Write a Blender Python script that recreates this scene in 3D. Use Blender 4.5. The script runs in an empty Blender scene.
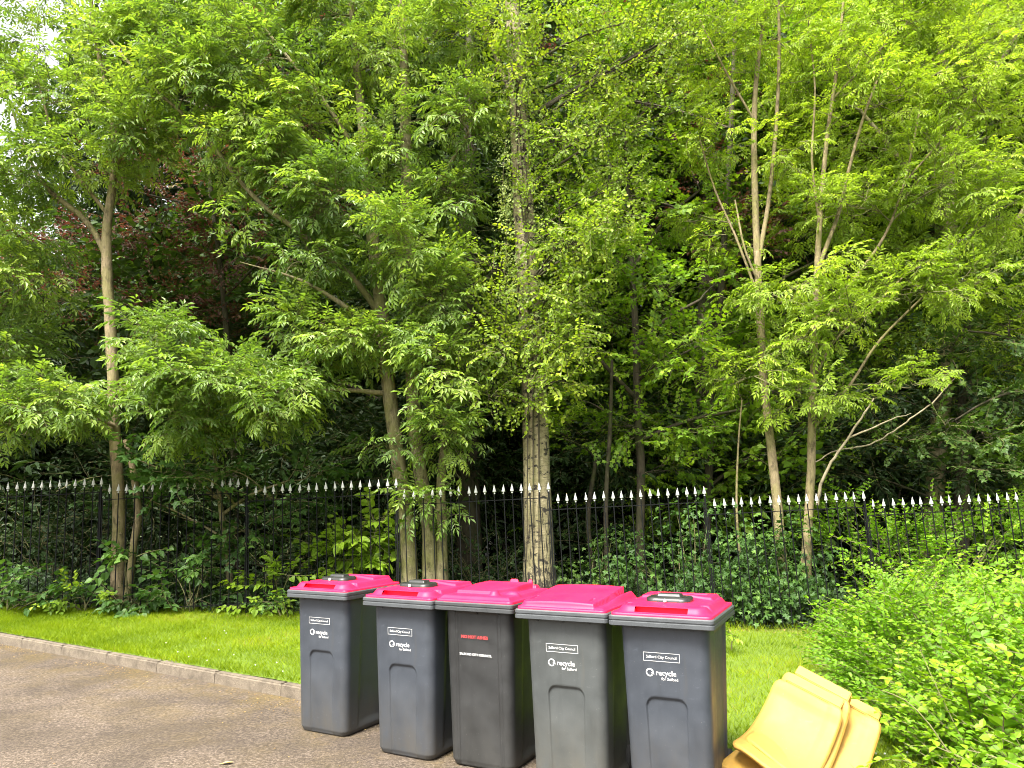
import bpy, bmesh, math, random
import numpy as np
from mathutils import Matrix, Vector
S = bpy.context.scene
COL = S.collection
R_ = math.radians
rng = np.random.default_rng(7)

# ------------------------------------------------------------------ camera
F = 745.0; PITCH = R_(9.114); ROLL = R_(2.857); EYE = 1.63
fwd = np.array([0, math.cos(PITCH), math.sin(PITCH)])
up0 = np.array([0, -math.sin(PITCH), math.cos(PITCH)]); rt0 = np.array([1.0, 0, 0])
rt = rt0*math.cos(ROLL) - up0*math.sin(ROLL); up = up0*math.cos(ROLL) + rt0*math.sin(ROLL)
cam = bpy.data.cameras.new('camera'); co = bpy.data.objects.new('camera', cam); COL.objects.link(co)
cam.sensor_width = 36; cam.lens = 36*F/1024; cam.clip_end = 2000; cam.clip_start = .05
m = Matrix.Identity(4)
for i in range(3):
    m[i][0] = rt[i]; m[i][1] = up[i]; m[i][2] = -fwd[i]
m[2][3] = EYE
co.matrix_world = m
S.camera = co

def at(px, py, Y):
    """world point seen at a pixel of the photograph, at world depth Y"""
    d = fwd + rt*(px-512)/F - up*(py-384)/F
    d = d/d[1]
    return np.array([d[0]*Y, Y, EYE + d[2]*Y])

# ------------------------------------------------------------------ light
w = bpy.data.worlds.new('World'); S.world = w; w.use_nodes = True
nt = w.node_tree; sky = nt.nodes.new('ShaderNodeTexSky'); sky.sky_type = 'NISHITA'
SUN_EL = R_(58); SUN_AZ = R_(-150)          # direction towards the sun, measured from +Y clockwise seen from above
sky.sun_disc = False; sky.sun_elevation = SUN_EL; sky.sun_rotation = SUN_AZ
sky.dust_density = 6.0; sky.air_density = 1.0; sky.ozone_density = 0.6; sky.altitude = 50
hs = nt.nodes.new('ShaderNodeHueSaturation'); hs.inputs['Saturation'].default_value = .12
nt.links.new(sky.outputs[0], hs.inputs['Color']); nt.links.new(hs.outputs[0], nt.nodes['Background'].inputs[0]); nt.nodes['Background'].inputs[1].default_value = 0.15
sl = bpy.data.lights.new('sun', 'SUN'); so = bpy.data.objects.new('sun', sl); COL.objects.link(so)
sl.energy = 3.3; sl.angle = R_(22); sl.color = (1, .95, .86)
sd = Vector((math.sin(SUN_AZ)*math.cos(SUN_EL), math.cos(SUN_AZ)*math.cos(SUN_EL), math.sin(SUN_EL)))
so.rotation_euler = sd.to_track_quat('Z', 'Y').to_euler()
vs = S.view_settings; vs.view_transform = 'Standard'; vs.look = 'None'; vs.exposure = 1.9; vs.gamma = 1; vs.use_curve_mapping = False
S.display_settings.display_device = 'sRGB'
S.cycles.max_bounces = 8; S.cycles.transparent_max_bounces = 4; S.cycles.diffuse_bounces = 5; S.cycles.transmission_bounces = 5
S.cycles.filter_width = 1.0; S.cycles.use_denoising = True; S.cycles.sample_clamp_indirect = 6

# ------------------------------------------------------------------ materials
def newmat(name):
    mt = bpy.data.materials.new(name); mt.use_nodes = True
    t = mt.node_tree; b = t.nodes['Principled BSDF']
    return mt, t, b
def coord(t, scale=(1, 1, 1), out='Object'):
    tc = t.nodes.new('ShaderNodeTexCoord'); mp = t.nodes.new('ShaderNodeMapping'); mp.inputs['Scale'].default_value = scale
    t.links.new(tc.outputs[out], mp.inputs[0]); return mp.outputs[0]
def noise(t, vec, scale, detail=4, rough=.6, dist=0):
    n = t.nodes.new('ShaderNodeTexNoise'); n.inputs['Scale'].default_value = scale; n.inputs['Detail'].default_value = detail
    n.inputs['Roughness'].default_value = rough; n.inputs['Distortion'].default_value = dist
    t.links.new(vec, n.inputs['Vector']); return n.outputs['Fac']
def ramp(t, fac, stops):
    r = t.nodes.new('ShaderNodeValToRGB'); cr = r.color_ramp
    while len(cr.elements) < len(stops): cr.elements.new(.5)
    for e, (p, c) in zip(cr.elements, stops):
        e.position = p; e.color = (*c, 1) if len(c) == 3 else c
    t.links.new(fac, r.inputs[0]); return r.outputs[0]
def mix(t, fac, a, b, blend='MIX'):
    x = t.nodes.new('ShaderNodeMix'); x.data_type = 'RGBA'; x.blend_type = blend
    for v, s in ((fac, 0), (a, 6), (b, 7)):
        if hasattr(v, 'default_value') or hasattr(v, 'is_linked'): t.links.new(v, x.inputs[s])
        else: x.inputs[s].default_value = (*v, 1) if isinstance(v, tuple) else v
    return x.outputs[2]
def bump(t, b, h, strength, dist=.01):
    n = t.nodes.new('ShaderNodeBump'); n.inputs['Strength'].default_value = strength; n.inputs['Distance'].default_value = dist
    t.links.new(h, n.inputs['Height']); t.links.new(n.outputs[0], b.inputs['Normal'])
def sepz(t, vec):
    s = t.nodes.new('ShaderNodeSeparateXYZ'); t.links.new(vec, s.inputs[0]); return s.outputs
def maprange(t, v, a, b, c=0, d=1):
    n = t.nodes.new('ShaderNodeMapRange'); n.inputs[1].default_value = a; n.inputs[2].default_value = b; n.inputs[3].default_value = c; n.inputs[4].default_value = d
    t.links.new(v, n.inputs[0]); return n.outputs[0]

def leafmat(name, stops, trans=.35, gloss=.3, tcol=None):
    mt, t, b = newmat(name)
    a = t.nodes.new('ShaderNodeAttribute'); a.attribute_name = 'tint'
    c = ramp(t, a.outputs['Fac'], stops)
    t.links.new(c, b.inputs['Base Color']); b.inputs['Roughness'].default_value = .5; b.inputs['Specular IOR Level'].default_value = gloss
    tr = t.nodes.new('ShaderNodeBsdfTranslucent')
    cc = mix(t, 1.0, c, tcol or (1.25, 1.3, .5), 'MULTIPLY'); t.links.new(cc, tr.inputs[0])
    ms = t.nodes.new('ShaderNodeMixShader'); ms.inputs[0].default_value = trans
    t.links.new(b.outputs[0], ms.inputs[1]); t.links.new(tr.outputs[0], ms.inputs[2])
    t.links.new(ms.outputs[0], t.nodes['Material Output'].inputs[0])
    return mt
M = {}
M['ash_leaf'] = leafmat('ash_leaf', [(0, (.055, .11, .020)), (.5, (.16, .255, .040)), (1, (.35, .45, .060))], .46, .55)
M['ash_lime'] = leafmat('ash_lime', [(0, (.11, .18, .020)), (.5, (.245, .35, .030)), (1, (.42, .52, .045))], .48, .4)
M['birch_leaf'] = leafmat('birch_leaf', [(0, (.085, .14, .015)), (.5, (.20, .295, .024)), (1, (.40, .47, .04))], .46, .4)
M['maple_leaf'] = leafmat('maple_leaf', [(0, (.055, .115, .012)), (.5, (.14, .25, .018)), (1, (.30, .42, .024))], .45)
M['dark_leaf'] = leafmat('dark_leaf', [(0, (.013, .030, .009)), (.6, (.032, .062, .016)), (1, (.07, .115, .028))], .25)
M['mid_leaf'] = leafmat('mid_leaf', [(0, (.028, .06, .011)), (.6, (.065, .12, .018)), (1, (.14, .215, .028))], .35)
M['copper_leaf'] = leafmat('copper_leaf', [(0, (.06, .03, .024)), (.5, (.15, .072, .056)), (.75, (.18, .12, .055)), (1, (.16, .17, .04))], .35, .3, (1.3, .7, .5))
M['ivy_pale'] = leafmat('ivy_pale', [(0, (.07, .11, .02)), (.5, (.18, .25, .05)), (1, (.40, .43, .16))], .3)
M['bush_leaf'] = leafmat('bush_leaf', [(0, (.055, .135, .010)), (.5, (.135, .275, .012)), (1, (.27, .41, .014))], .42)
M['broad_leaf'] = leafmat('broad_leaf', [(0, (.022, .055, .012)), (.55, (.055, .12, .022)), (1, (.13, .225, .035))], .35)
M['lime_leaf'] = leafmat('lime_leaf', [(0, (.10, .18, .015)), (.6, (.19, .30, .02)), (1, (.29, .40, .03))], .4)
M['grass'] = leafmat('grass_blades', [(0, (.105, .165, .005)), (.6, (.19, .265, .006)), (.93, (.26, .32, .010)), (1, (.26, .22, .05))], .45, .1)

def bark(name, c1, c2, c3, sc=1.0):
    mt, t, b = newmat(name)
    v = coord(t, (1, 1, .18)); n = noise(t, v, 38*sc, 6, .7); v2 = coord(t); n2 = noise(t, v2, 3.2, 3, .6)
    base = ramp(t, n, [(.3, c1), (.62, c2)])
    c = mix(t, ramp(t, n2, [(.42, (0, 0, 0)), (.68, (1, 1, 1))]), base, c3)
    n4 = noise(t, coord(t, (1, 1, .5)), 11, 5, .7); c = mix(t, maprange(t, n4, .50, .66, 0, .8), c, tuple(x*.42 for x in c1))
    n5 = noise(t, coord(t, (1, 1, 1.6)), 15, 4, .6); c = mix(t, maprange(t, n5, .60, .70, 0, .6), c, tuple(min(1, x*1.25) for x in c2))
    t.links.new(c, b.inputs['Base Color']); b.inputs['Roughness'].default_value = .9; b.inputs['Specular IOR Level'].default_value = .2
    bump(t, b, n, .6, .012); return mt
M['bark_ash'] = bark('bark_ash', (.10, .085, .045), (.25, .215, .12), (.17, .17, .05))
M['bark_pale'] = bark('bark_pale', (.10, .08, .045), (.27, .21, .12), (.16, .15, .05))
M['bark_dark'] = bark('bark_dark', (.03, .025, .018), (.075, .06, .04), (.05, .055, .02))
M['twig'] = bark('twig', (.09, .085, .04), (.17, .15, .075), (.12, .13, .04))
M['dead_wood'] = bark('dead_wood', (.16, .13, .08), (.32, .27, .18), (.25, .21, .13))
def birch_bark():
    mt, t, b = newmat('bark_birch')
    v = coord(t, (.8, .8, 1.25)); nz = t.nodes.new('ShaderNodeTexNoise'); nz.inputs['Scale'].default_value = 9; t.links.new(v, nz.inputs['Vector'])
    va = t.nodes.new('ShaderNodeVectorMath'); va.operation = 'MULTIPLY_ADD'; t.links.new(nz.outputs['Color'], va.inputs[0]); va.inputs[1].default_value = (.10, .10, .10); t.links.new(v, va.inputs[2])
    wob = noise(t, va.outputs[0], 11, 6, .62)
    marks = ramp(t, wob, [(.545, (0, 0, 0)), (.60, (1, 1, 1))])       # dark torn patches
    n = noise(t, coord(t, (1, 1, 3.5)), 14, 6, .7); n3 = noise(t, coord(t), 2.5, 3, .6)
    base = ramp(t, n, [(.3, (.11, .085, .045)), (.55, (.26, .22, .125)), (.75, (.36, .31, .20))])
    base = mix(t, maprange(t, n3, .45, .7, 0, .6), base, (.17, .16, .05))
    fis = noise(t, coord(t, (1, 1, .13)), 30, 6, .75)
    z = sepz(t, coord(t))[2]
    low = maprange(t, z, .2, 2.3, .60, .34)
    gt = t.nodes.new('ShaderNodeMath'); gt.operation = 'SUBTRACT'; t.links.new(low, gt.inputs[0]); t.links.new(fis, gt.inputs[1])
    plates = ramp(t, gt.outputs[0], [(0, (0, 0, 0)), (.08, (1, 1, 1))])
    c = mix(t, marks, base, (.018, .013, .008)); c = mix(t, plates, c, (.016, .012, .007))
    t.links.new(c, b.inputs['Base Color']); b.inputs['Roughness'].default_value = .85
    bump(t, b, fis, .7, .02); return mt
M['bark_birch'] = birch_bark()

def plastic(name, col, rough=.45, dirt=None, streak=.25):
    mt, t, b = newmat(name)
    n = noise(t, coord(t), 5, 5, .65); n2 = noise(t, coord(t, (1, 1, .12)), 30, 3, .6)
    c = mix(t, maprange(t, n, .35, .75, 0, streak), col, tuple(min(1, x*1.6+.01) for x in col))
    c = mix(t, maprange(t, n2, .55, .8, 0, streak*.7), c, tuple(x*.6 for x in col))
    if dirt:
        z = sepz(t, coord(t))[2]; f = maprange(t, z, .02, .5, 1, 0)
        mm = t.nodes.new('ShaderNodeMath'); mm.operation = 'MULTIPLY'; t.links.new(f, mm.inputs[0]); t.links.new(maprange(t, noise(t, coord(t, (1, 1, .5)), 11, 6, .7), .3, .7, .1, .75), mm.inputs[1])
        c = mix(t, mm.outputs[0], c, dirt)
        sc = noise(t, coord(t, (1, 1, 2.2)), 16, 8, .78); c = mix(t, maprange(t, sc, .60, .72, 0, .45), c, tuple(x*2.4+.01 for x in col)); dr = noise(t, coord(t, (1, 1, .06)), 17, 3, .5); c = mix(t, maprange(t, dr, .60, .74, 0, .35), c, dirt)
        sp = noise(t, coord(t), 95, 2, .5); c = mix(t, maprange(t, sp, .70, .78, 0, .35), c, (.16, .155, .14))
    t.links.new(c, b.inputs['Base Color']); b.inputs['Roughness'].default_value = rough
    r = maprange(t, n, .3, .7, rough-.07, rough+.13); t.links.new(r, b.inputs['Roughness'])
    bump(t, b, noise(t, coord(t), 260, 2, .5), .06, .002)
    return mt
M['bin_slate'] = plastic('bin_slate', (.027, .032, .040), .46, (.055, .048, .036), .5)
M['bin_sage'] = plastic('bin_sage', (.037, .041, .040), .5, (.075, .068, .05), .6)
M['bin_charcoal'] = plastic('bin_charcoal', (.012, .0125, .0125), .5, (.034, .033, .029), .6)
M['pink'] = plastic('pink_plastic', (.86, .007, .052), .46, None, .22)
M['pink'].node_tree.nodes['Principled BSDF'].inputs['Specular IOR Level'].default_value = .3
M['black'] = plastic('black_plastic', (.025, .026, .026), .4)
M['olive_black'] = plastic('flap_plastic', (.009, .0095, .008), .4)
M['rubber'] = plastic('rubber', (.012, .012, .012), .8)
M['yellow'] = plastic('yellow_plastic', (.41, .235, .036), .68, (.20, .125, .035), .3)
def flat(name, c, rough=.6):
    mt, t, b = newmat(name); b.inputs['Base Color'].default_value = (*c, 1); b.inputs['Roughness'].default_value = rough; return mt
M['white_ink'] = flat('white_ink', (.55, .55, .54)); M['red_ink'] = flat('red_ink', (.55, .05, .05))
M['fence_black'] = flat('fence_black', (.004, .0045, .0045), .75); M['fence_black'].node_tree.nodes['Principled BSDF'].inputs['Specular IOR Level'].default_value = .15
M['rim_grey'] = plastic('rim_grey', (.040, .044, .047), .5, None, .5); M['rim_dark'] = plastic('rim_dark', (.026, .028, .029), .5, None, .5)
M['finial_white'] = plastic('finial_white', (.38, .38, .355), .55, None, .2)
M['petal'] = flat('petal', (.5, .5, .46))

def ground_mats():
    mt, t, b = newmat('tarmac')
    v = coord(t); fine = noise(t, v, 46, 5, .9); mid = noise(t, v, 24, 4, .7); big = noise(t, v, 1.1, 5, .65, .6)
    base = ramp(t, fine, [(.30, (.014, .010, .007)), (.5, (.076, .057, .042)), (.64, (.25, .20, .155))])
    c = mix(t, maprange(t, big, .40, .62, 0, .9), base, ramp(t, fine, [(.32, (.013, .010, .007)), (.60, (.080, .061, .045))]))
    s = t.nodes.new('ShaderNodeAttribute'); s.attribute_name = 'edge'
    mm = t.nodes.new('ShaderNodeMath'); mm.operation = 'MULTIPLY'; t.links.new(s.outputs['Fac'], mm.inputs[0]); t.links.new(maprange(t, noise(t, v, 2.3, 6, .7), .42, .66, 0, .7), mm.inputs[1])
    c = mix(t, mm.outputs[0], c, ramp(t, mid, [(.3, (.045, .036, .010)), (.55, (.12, .085, .022)), (.75, (.24, .155, .045))]))
    t.links.new(c, b.inputs['Base Color']); b.inputs['Roughness'].default_value = .9; b.inputs['Specular IOR Level'].default_value = .25
    bump(t, b, fine, .8, .008); M['tarmac'] = mt
    mt, t, b = newmat('kerb_concrete'); v = coord(t)
    n = noise(t, v, 9, 6, .7); f = noise(t, v, 130, 3, .7)
    c = ramp(t, f, [(.3, (.06, .046, .032)), (.6, (.155, .125, .088))]); c = mix(t, maprange(t, n, .45, .68, 0, .85), c, (.05, .038, .025))
    t.links.new(c, b.inputs['Base Color']); b.inputs['Roughness'].default_value = .9; bump(t, b, f, .5, .006); M['kerb'] = mt
    mt, t, b = newmat('lawn_soil'); v = coord(t); n = noise(t, v, 2.0, 4, .6); f = noise(t, v, 60, 4, .7)
    c = ramp(t, f, [(.3, (.07, .12, .007)), (.7, (.15, .22, .010))]); c = mix(t, maprange(t, n, .55, .75, 0, .5), c, (.13, .15, .02))
    s = t.nodes.new('ShaderNodeAttribute'); s.attribute_name = 'edge'
    c = mix(t, s.outputs['Fac'], c, ramp(t, f, [(.3, (.05, .035, .018)), (.7, (.14, .10, .05))]))
    t.links.new(c, b.inputs['Base Color']); b.inputs['Roughness'].default_value = 1; bump(t, b, f, .8, .03); M['lawn'] = mt
    mt, t, b = newmat('forest_soil'); v = coord(t); f = noise(t, v, 14, 5, .7)
    c = ramp(t, f, [(.3, (.012, .009, .005)), (.7, (.05, .036, .018))]); t.links.new(c, b.inputs['Base Color']); b.inputs['Roughness'].default_value = 1; M['soil'] = mt
    mt, t, b = newmat('far_ground'); v = coord(t); f = noise(t, v, .4, 5, .7)
    c = ramp(t, f, [(.3, (.03, .05, .012)), (.7, (.07, .09, .02))]); t.links.new(c, b.inputs['Base Color']); b.inputs['Roughness'].default_value = 1; M['far'] = mt
    mt, t, b = newmat('litter'); a = t.nodes.new('ShaderNodeAttribute'); a.attribute_name = 'tint'
    c = ramp(t, a.outputs['Fac'], [(0, (.09, .055, .02)), (.5, (.27, .17, .055)), (1, (.46, .36, .11))]); t.links.new(c, b.inputs['Base Color']); b.inputs['Roughness'].default_value = .9; M['litter'] = mt
ground_mats()

# ------------------------------------------------------------------ object helpers
def tag(o, label=None, cat=None, group=None, kind=None):
    if label: o['label'] = label
    if cat: o['category'] = cat
    if group: o['group'] = group
    if kind: o['kind'] = kind
    return o
def link(name, me, parent=None, loc=None):
    o = bpy.data.objects.new(name, me); COL.objects.link(o)
    if parent is not None: o.parent = parent
    if loc is not None: o.location = loc
    return o
def empty(name, loc, label, cat, group=None):
    o = link(name, None, None, loc); o.empty_display_size = .2
    return tag(o, label, cat, group)
def npmesh(name, V, T, mats, mi=None, tint=None, smooth=False, attr='tint'):
    me = bpy.data.meshes.new(name); V = np.ascontiguousarray(V, np.float32); T = np.ascontiguousarray(T, np.int32); k = T.shape[1]
    me.vertices.add(len(V)); me.vertices.foreach_set('co', V.ravel())
    me.loops.add(T.size); me.loops.foreach_set('vertex_index', T.ravel())
    me.polygons.add(len(T)); me.polygons.foreach_set('loop_start', np.arange(len(T), dtype=np.int32)*k)
    try: me.polygons.foreach_set('loop_total', np.full(len(T), k, np.int32))
    except Exception: pass
    for x in mats: me.materials.append(x)
    if mi is not None: me.polygons.foreach_set('material_index', np.ascontiguousarray(mi, np.int32))
    me.polygons.foreach_set('use_smooth', np.full(len(T), bool(smooth)))
    if tint is not None:
        a = me.attributes.new(attr, 'FLOAT', 'POINT'); a.data.foreach_set('value', np.ascontiguousarray(tint, np.float32))
    me.update(calc_edges=True)
    return me
class MB:
    """collects quads/triangles of one mesh"""
    def __init__(s): s.v = []; s.f = []
    def add(s, V, Fc):
        o = len(s.v); s.v += [tuple(map(float, p)) for p in V]; s.f += [tuple(i+o for i in f) for f in Fc]
    def box(s, a, b):
        (x0, y0, z0), (x1, y1, z1) = a, b
        s.add([(x0,y0,z0),(x1,y0,z0),(x1,y1,z0),(x0,y1,z0),(x0,y0,z1),(x1,y0,z1),(x1,y1,z1),(x0,y1,z1)],
              [(0,3,2,1),(4,5,6,7),(0,1,5,4),(1,2,6,5),(2,3,7,6),(3,0,4,7)])
    def lathe(s, prof, n=10, c=(0, 0, 0), sy=1.0, axis='z'):
        V = []
        for r, h in prof:
            for i in range(n):
                a = 2*math.pi*i/n; x, y = r*math.cos(a), r*math.sin(a)*sy
                p = (x, y, h) if axis == 'z' else (h, x, y)
                V.append((p[0]+c[0], p[1]+c[1], p[2]+c[2]))
        Fc = [(k*n+i, k*n+(i+1) % n, (k+1)*n+(i+1) % n, (k+1)*n+i) for k in range(len(prof)-1) for i in range(n)]
        Fc += [tuple(range(n))[::-1], tuple(range((len(prof)-1)*n, len(prof)*n))]
        s.add(V, Fc)
    def tube(s, P, r, n=8):
        V, Tq = tube(P, r, n); s.add(V, [tuple(q) for q in Tq])
    def mesh(s, name, mat, smooth=False, bevel=0):
        me = bpy.data.meshes.new(name); me.from_pydata(s.v, [], s.f); me.materials.append(mat)
        if bevel:
            bm = bmesh.new(); bm.from_mesh(me)
            bmesh.ops.bevel(bm, geom=bm.edges[:], offset=bevel, segments=2, affect='EDGES', clamp_overlap=True)
            bm.to_mesh(me); bm.free()
        if smooth: me.polygons.foreach_set('use_smooth', [True]*len(me.polygons))
        me.update(); return me
def unit(v): return v/np.maximum(np.linalg.norm(v, axis=-1, keepdims=True), 1e-9)
def tube(P, r, n=8, wob=0):
    P = np.asarray(P, float); r = np.broadcast_to(np.asarray(r, float), (len(P),))
    T = unit(np.gradient(P, axis=0)); ref = np.array([0., 1, 0]) if abs(T[:, 1]).mean() < .8 else np.array([1., 0, 0])
    A = unit(np.cross(T, ref)); B = np.cross(T, A); a = np.arange(n)*2*math.pi/n
    rr = r[:, None]*np.ones(n)
    if wob: rr = rr*(1+wob*(rng.random((len(P), n))-.5))
    V = P[:, None]+rr[..., None]*(np.cos(a)[None, :, None]*A[:, None]+np.sin(a)[None, :, None]*B[:, None])
    k, i = np.meshgrid(np.arange(len(P)-1), np.arange(n), indexing='ij'); j = (i+1) % n
    Q = np.stack([k*n+i, (k+1)*n+i, (k+1)*n+j, k*n+j], -1).reshape(-1, 4)
    return V.reshape(-1, 3), Q
def smooth_line(P, step=.25):
    """Catmull-Rom through the points, resampled (works on any number of columns)"""
    P = np.asarray(P, float); Q = np.vstack([2*P[0]-P[1], P, 2*P[-1]-P[-2]]); out = []
    for i in range(1, len(Q)-2):
        k = max(2, int(np.linalg.norm(Q[i+1][:3]-Q[i][:3])/step)); t = np.linspace(0, 1, k, endpoint=False)[:, None]
        a, b, c, d = Q[i-1:i+3]
        out.append(.5*(2*b+(c-a)*t+(2*a-5*b+4*c-d)*t*t+(3*b-a-3*c+d)*t**3))
    return np.vstack(out+[P[-1:]])

# ------------------------------------------------------------------ terrain
KX = [-40, -16, -8.2, -7.2, -6.45, -1.95, 6.5, 40]; KY = [10.2, 10.2, 10.25, 9.95, 9.5, 6.67, 1.355, -20]
def ky(x): return np.interp(x, KX, KY)
def yfen(x): return 10.45-.044*np.clip(x, -14, 14)
def zt(x): return -.0376*np.clip(x, -12, 12)
def zf(x): return .03-.068*np.clip(x, -9, 9)
def sstep(a, b, x):
    t = np.clip((x-a)/(b-a), 0, 1); return t*t*(3-2*t)
def zbase(x, y, kerb=.10):
    """ground height; kerb = rise behind the kerb line"""
    x = np.asarray(x, float); y = np.asarray(y, float)
    a = ky(x); s = y-a; d = np.maximum(yfen(x)-a, .5)
    lawn = (1-sstep(0, 1, s/d))*(zt(x)+kerb)+sstep(0, 1, s/d)*zf(x)
    return np.where(s > 0, lawn, zt(x))
def sheet(name, X, Y, Z, mat, kind='structure', edge=None):
    ny, nx = X.shape; V = np.stack([X, Y, Z], -1).reshape(-1, 3)
    j, i = np.meshgrid(np.arange(ny-1), np.arange(nx-1), indexing='ij'); a = j*nx+i
    T = np.stack([a, a+1, a+nx+1, a+nx], -1).reshape(-1, 4)
    me = npmesh(name, V, T, [mat], None, None if edge is None else edge.ravel(), True, 'edge')
    return tag(link(name, me), kind=kind)
# whole ground, one sheet out to the horizon
g = np.concatenate([[-600, -250, -100, -50, -30], np.linspace(-20, 20, 60), [30, 50, 100, 250, 600]])
X, Y = np.meshgrid(g, g); Z = zbase(X, Y, 0)-.07
far = np.maximum(np.abs(X), np.abs(Y)); Z = Z-np.where(far > 45, (far-45)*.01, 0)
sheet('ground', X, Y, Z, M['far'])
X, V_ = np.meshgrid(np.linspace(-16, 9, 160), np.linspace(0, 1, 70)**.6)
Y = -5+V_*(ky(X)+.02+5); ed = np.exp(-np.maximum(ky(X)-Y, 0)*.85/.8)
sheet('tarmac', X, Y, zt(X)+.004*np.sin(X*1.7+Y), M['tarmac'], edge=ed)
X, V_ = np.meshgrid(np.linspace(-16, 9, 130), np.linspace(0, 1, 60)); Y = ky(X)+.085+V_*(yfen(X)+.12-ky(X)-.085)
ed = np.clip(1-(yfen(X)+.12-Y)/.45, 0, 1)**1.3*np.clip(.6+.6*np.sin(X*3.1)*np.sin(X*1.3+1), 0, 1)
sheet('lawn', X, Y, zbase(X, Y)+.012+.006*np.sin(X*4)*np.sin(Y*5), M['lawn'], edge=ed)
X, V_ = np.meshgrid(np.linspace(-24, 24, 90), np.linspace(0, 1, 50)); Y = yfen(X)+.1+V_*26
sheet('woodland_floor', X, Y, zbase(X, Y)-.012+.05*np.sin(X*2.1)*np.sin(Y*1.9)*V_, M['soil'])
# kerb stones, bevelled, with open joints
kb = bmesh.new()
ptsx = np.interp(np.arange(0, 26, .915), np.concatenate([[0], np.cumsum(np.hypot(np.diff(np.linspace(-14, 6.4, 400)), np.diff(ky(np.linspace(-14, 6.4, 400)))))]), np.linspace(-14, 6.4, 400))
for a, b in zip(ptsx[:-1], ptsx[1:]):
    if b-a < .2: continue
    p = np.array([a, ky(a)]); q = np.array([b, ky(b)]); d = (q-p)/np.linalg.norm(q-p); n = np.array([-d[1], d[0]])
    p = p+d*.004; q = q-d*.004; jz = rng.normal(0, .003)
    vs_ = []
    for (e, z) in ((p, zt(a)), (q, zt(b))):
        for (o, h) in ((0, -.1), (.008, .104+jz), (.125, .106+jz), (.125, -.1)):
            xy = e+n*o; vs_.append(kb.verts.new((xy[0], xy[1], z+h)))
    fs = [(0, 1, 2, 3), (7, 6, 5, 4), (0, 4, 5, 1), (1, 5, 6, 2), (2, 6, 7, 3), (3, 7, 4, 0)]
    for f in fs: kb.faces.new([vs_[i] for i in f])
bmesh.ops.bevel(kb, geom=[e for e in kb.edges if min(v.co.z-zt(v.co.x) for v in e.verts) > .05], offset=.014, segments=3, affect='EDGES')
bmesh.ops.recalc_face_normals(kb, faces=kb.faces[:])
me = bpy.data.meshes.new('kerb'); kb.to_mesh(me); kb.free(); me.materials.append(M['kerb'])
tag(link('kerb', me), kind='structure')

# ------------------------------------------------------------------ leaves
KITE = (np.array([[0, 0, 0], [.45, .5, .12], [1, 0, -.06], [.45, -.5, .12]]), np.array([[0, 3, 2], [0, 2, 1]]))
OVATE = (np.array([[0, 0, 0], [.22, .40, .10], [.58, .44, .09], [1, 0, -.12], [.58, -.44, .09], [.22, -.40, .10]]), np.array([[0, 2, 1], [0, 3, 2], [0, 4, 3], [0, 5, 4]]))
HEART = (np.array([[0, 0, 0], [-.08, .28, .06], [.25, .5, .13], [.62, .33, .05], [1, 0, -.16], [.62, -.33, .05], [.25, -.5, .13], [-.08, -.28, .06]]), np.array([[0, 2, 1], [0, 3, 2], [0, 4, 3], [0, 5, 4], [0, 6, 5], [0, 7, 6]]))
LOBED = (np.array([[0, 0, 0], [-.05, .42, .03], [.22, .30, .08], [.45, .58, .02], [.55, .25, .08], [1, 0, -.12], [.55, -.25, .08], [.45, -.58, .02], [.22, -.30, .08], [-.05, -.42, .03], [.5, 0, .02]]),
         np.array([[0, 2, 1], [0, 10, 2], [10, 3, 2], [10, 4, 3], [10, 5, 4], [10, 6, 5], [10, 7, 6], [10, 8, 7], [0, 8, 10], [0, 9, 8]]))
class Spray:
    def __init__(s): s.V = []; s.T = []; s.mi = []; s.t = []; s.n = 0
    def add(s, V, T, mi, t):
        s.V.append(V); s.T.append(np.asarray(T)+s.n); s.mi.append(np.full(len(T), mi)); s.t.append(np.full(len(V), t)); s.n += len(V)
    def leaf(s, shape, p, d, u, L, W, t):
        d = unit(np.asarray(d, float)); y = unit(np.cross(u, d)); z = np.cross(d, y)
        V = shape[0]*np.array([L, W, L]); s.add(p+V[:, :1]*d+V[:, 1:2]*y+V[:, 2:]*z, shape[1], 0, t)
    def stem(s, P, r0, r1, n=3):
        V, Q = tube(P, np.linspace(r0, r1, len(P)), n); T = np.vstack([Q[:, [0, 1, 2]], Q[:, [0, 2, 3]]]); s.add(V, T, 1, .5)
    def done(s): return np.vstack(s.V), np.vstack(s.T), np.concatenate(s.mi), np.concatenate(s.t)
U = np.array([0., 0, 1])
def jit(s): return rng.normal(0, s, 3)
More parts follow.
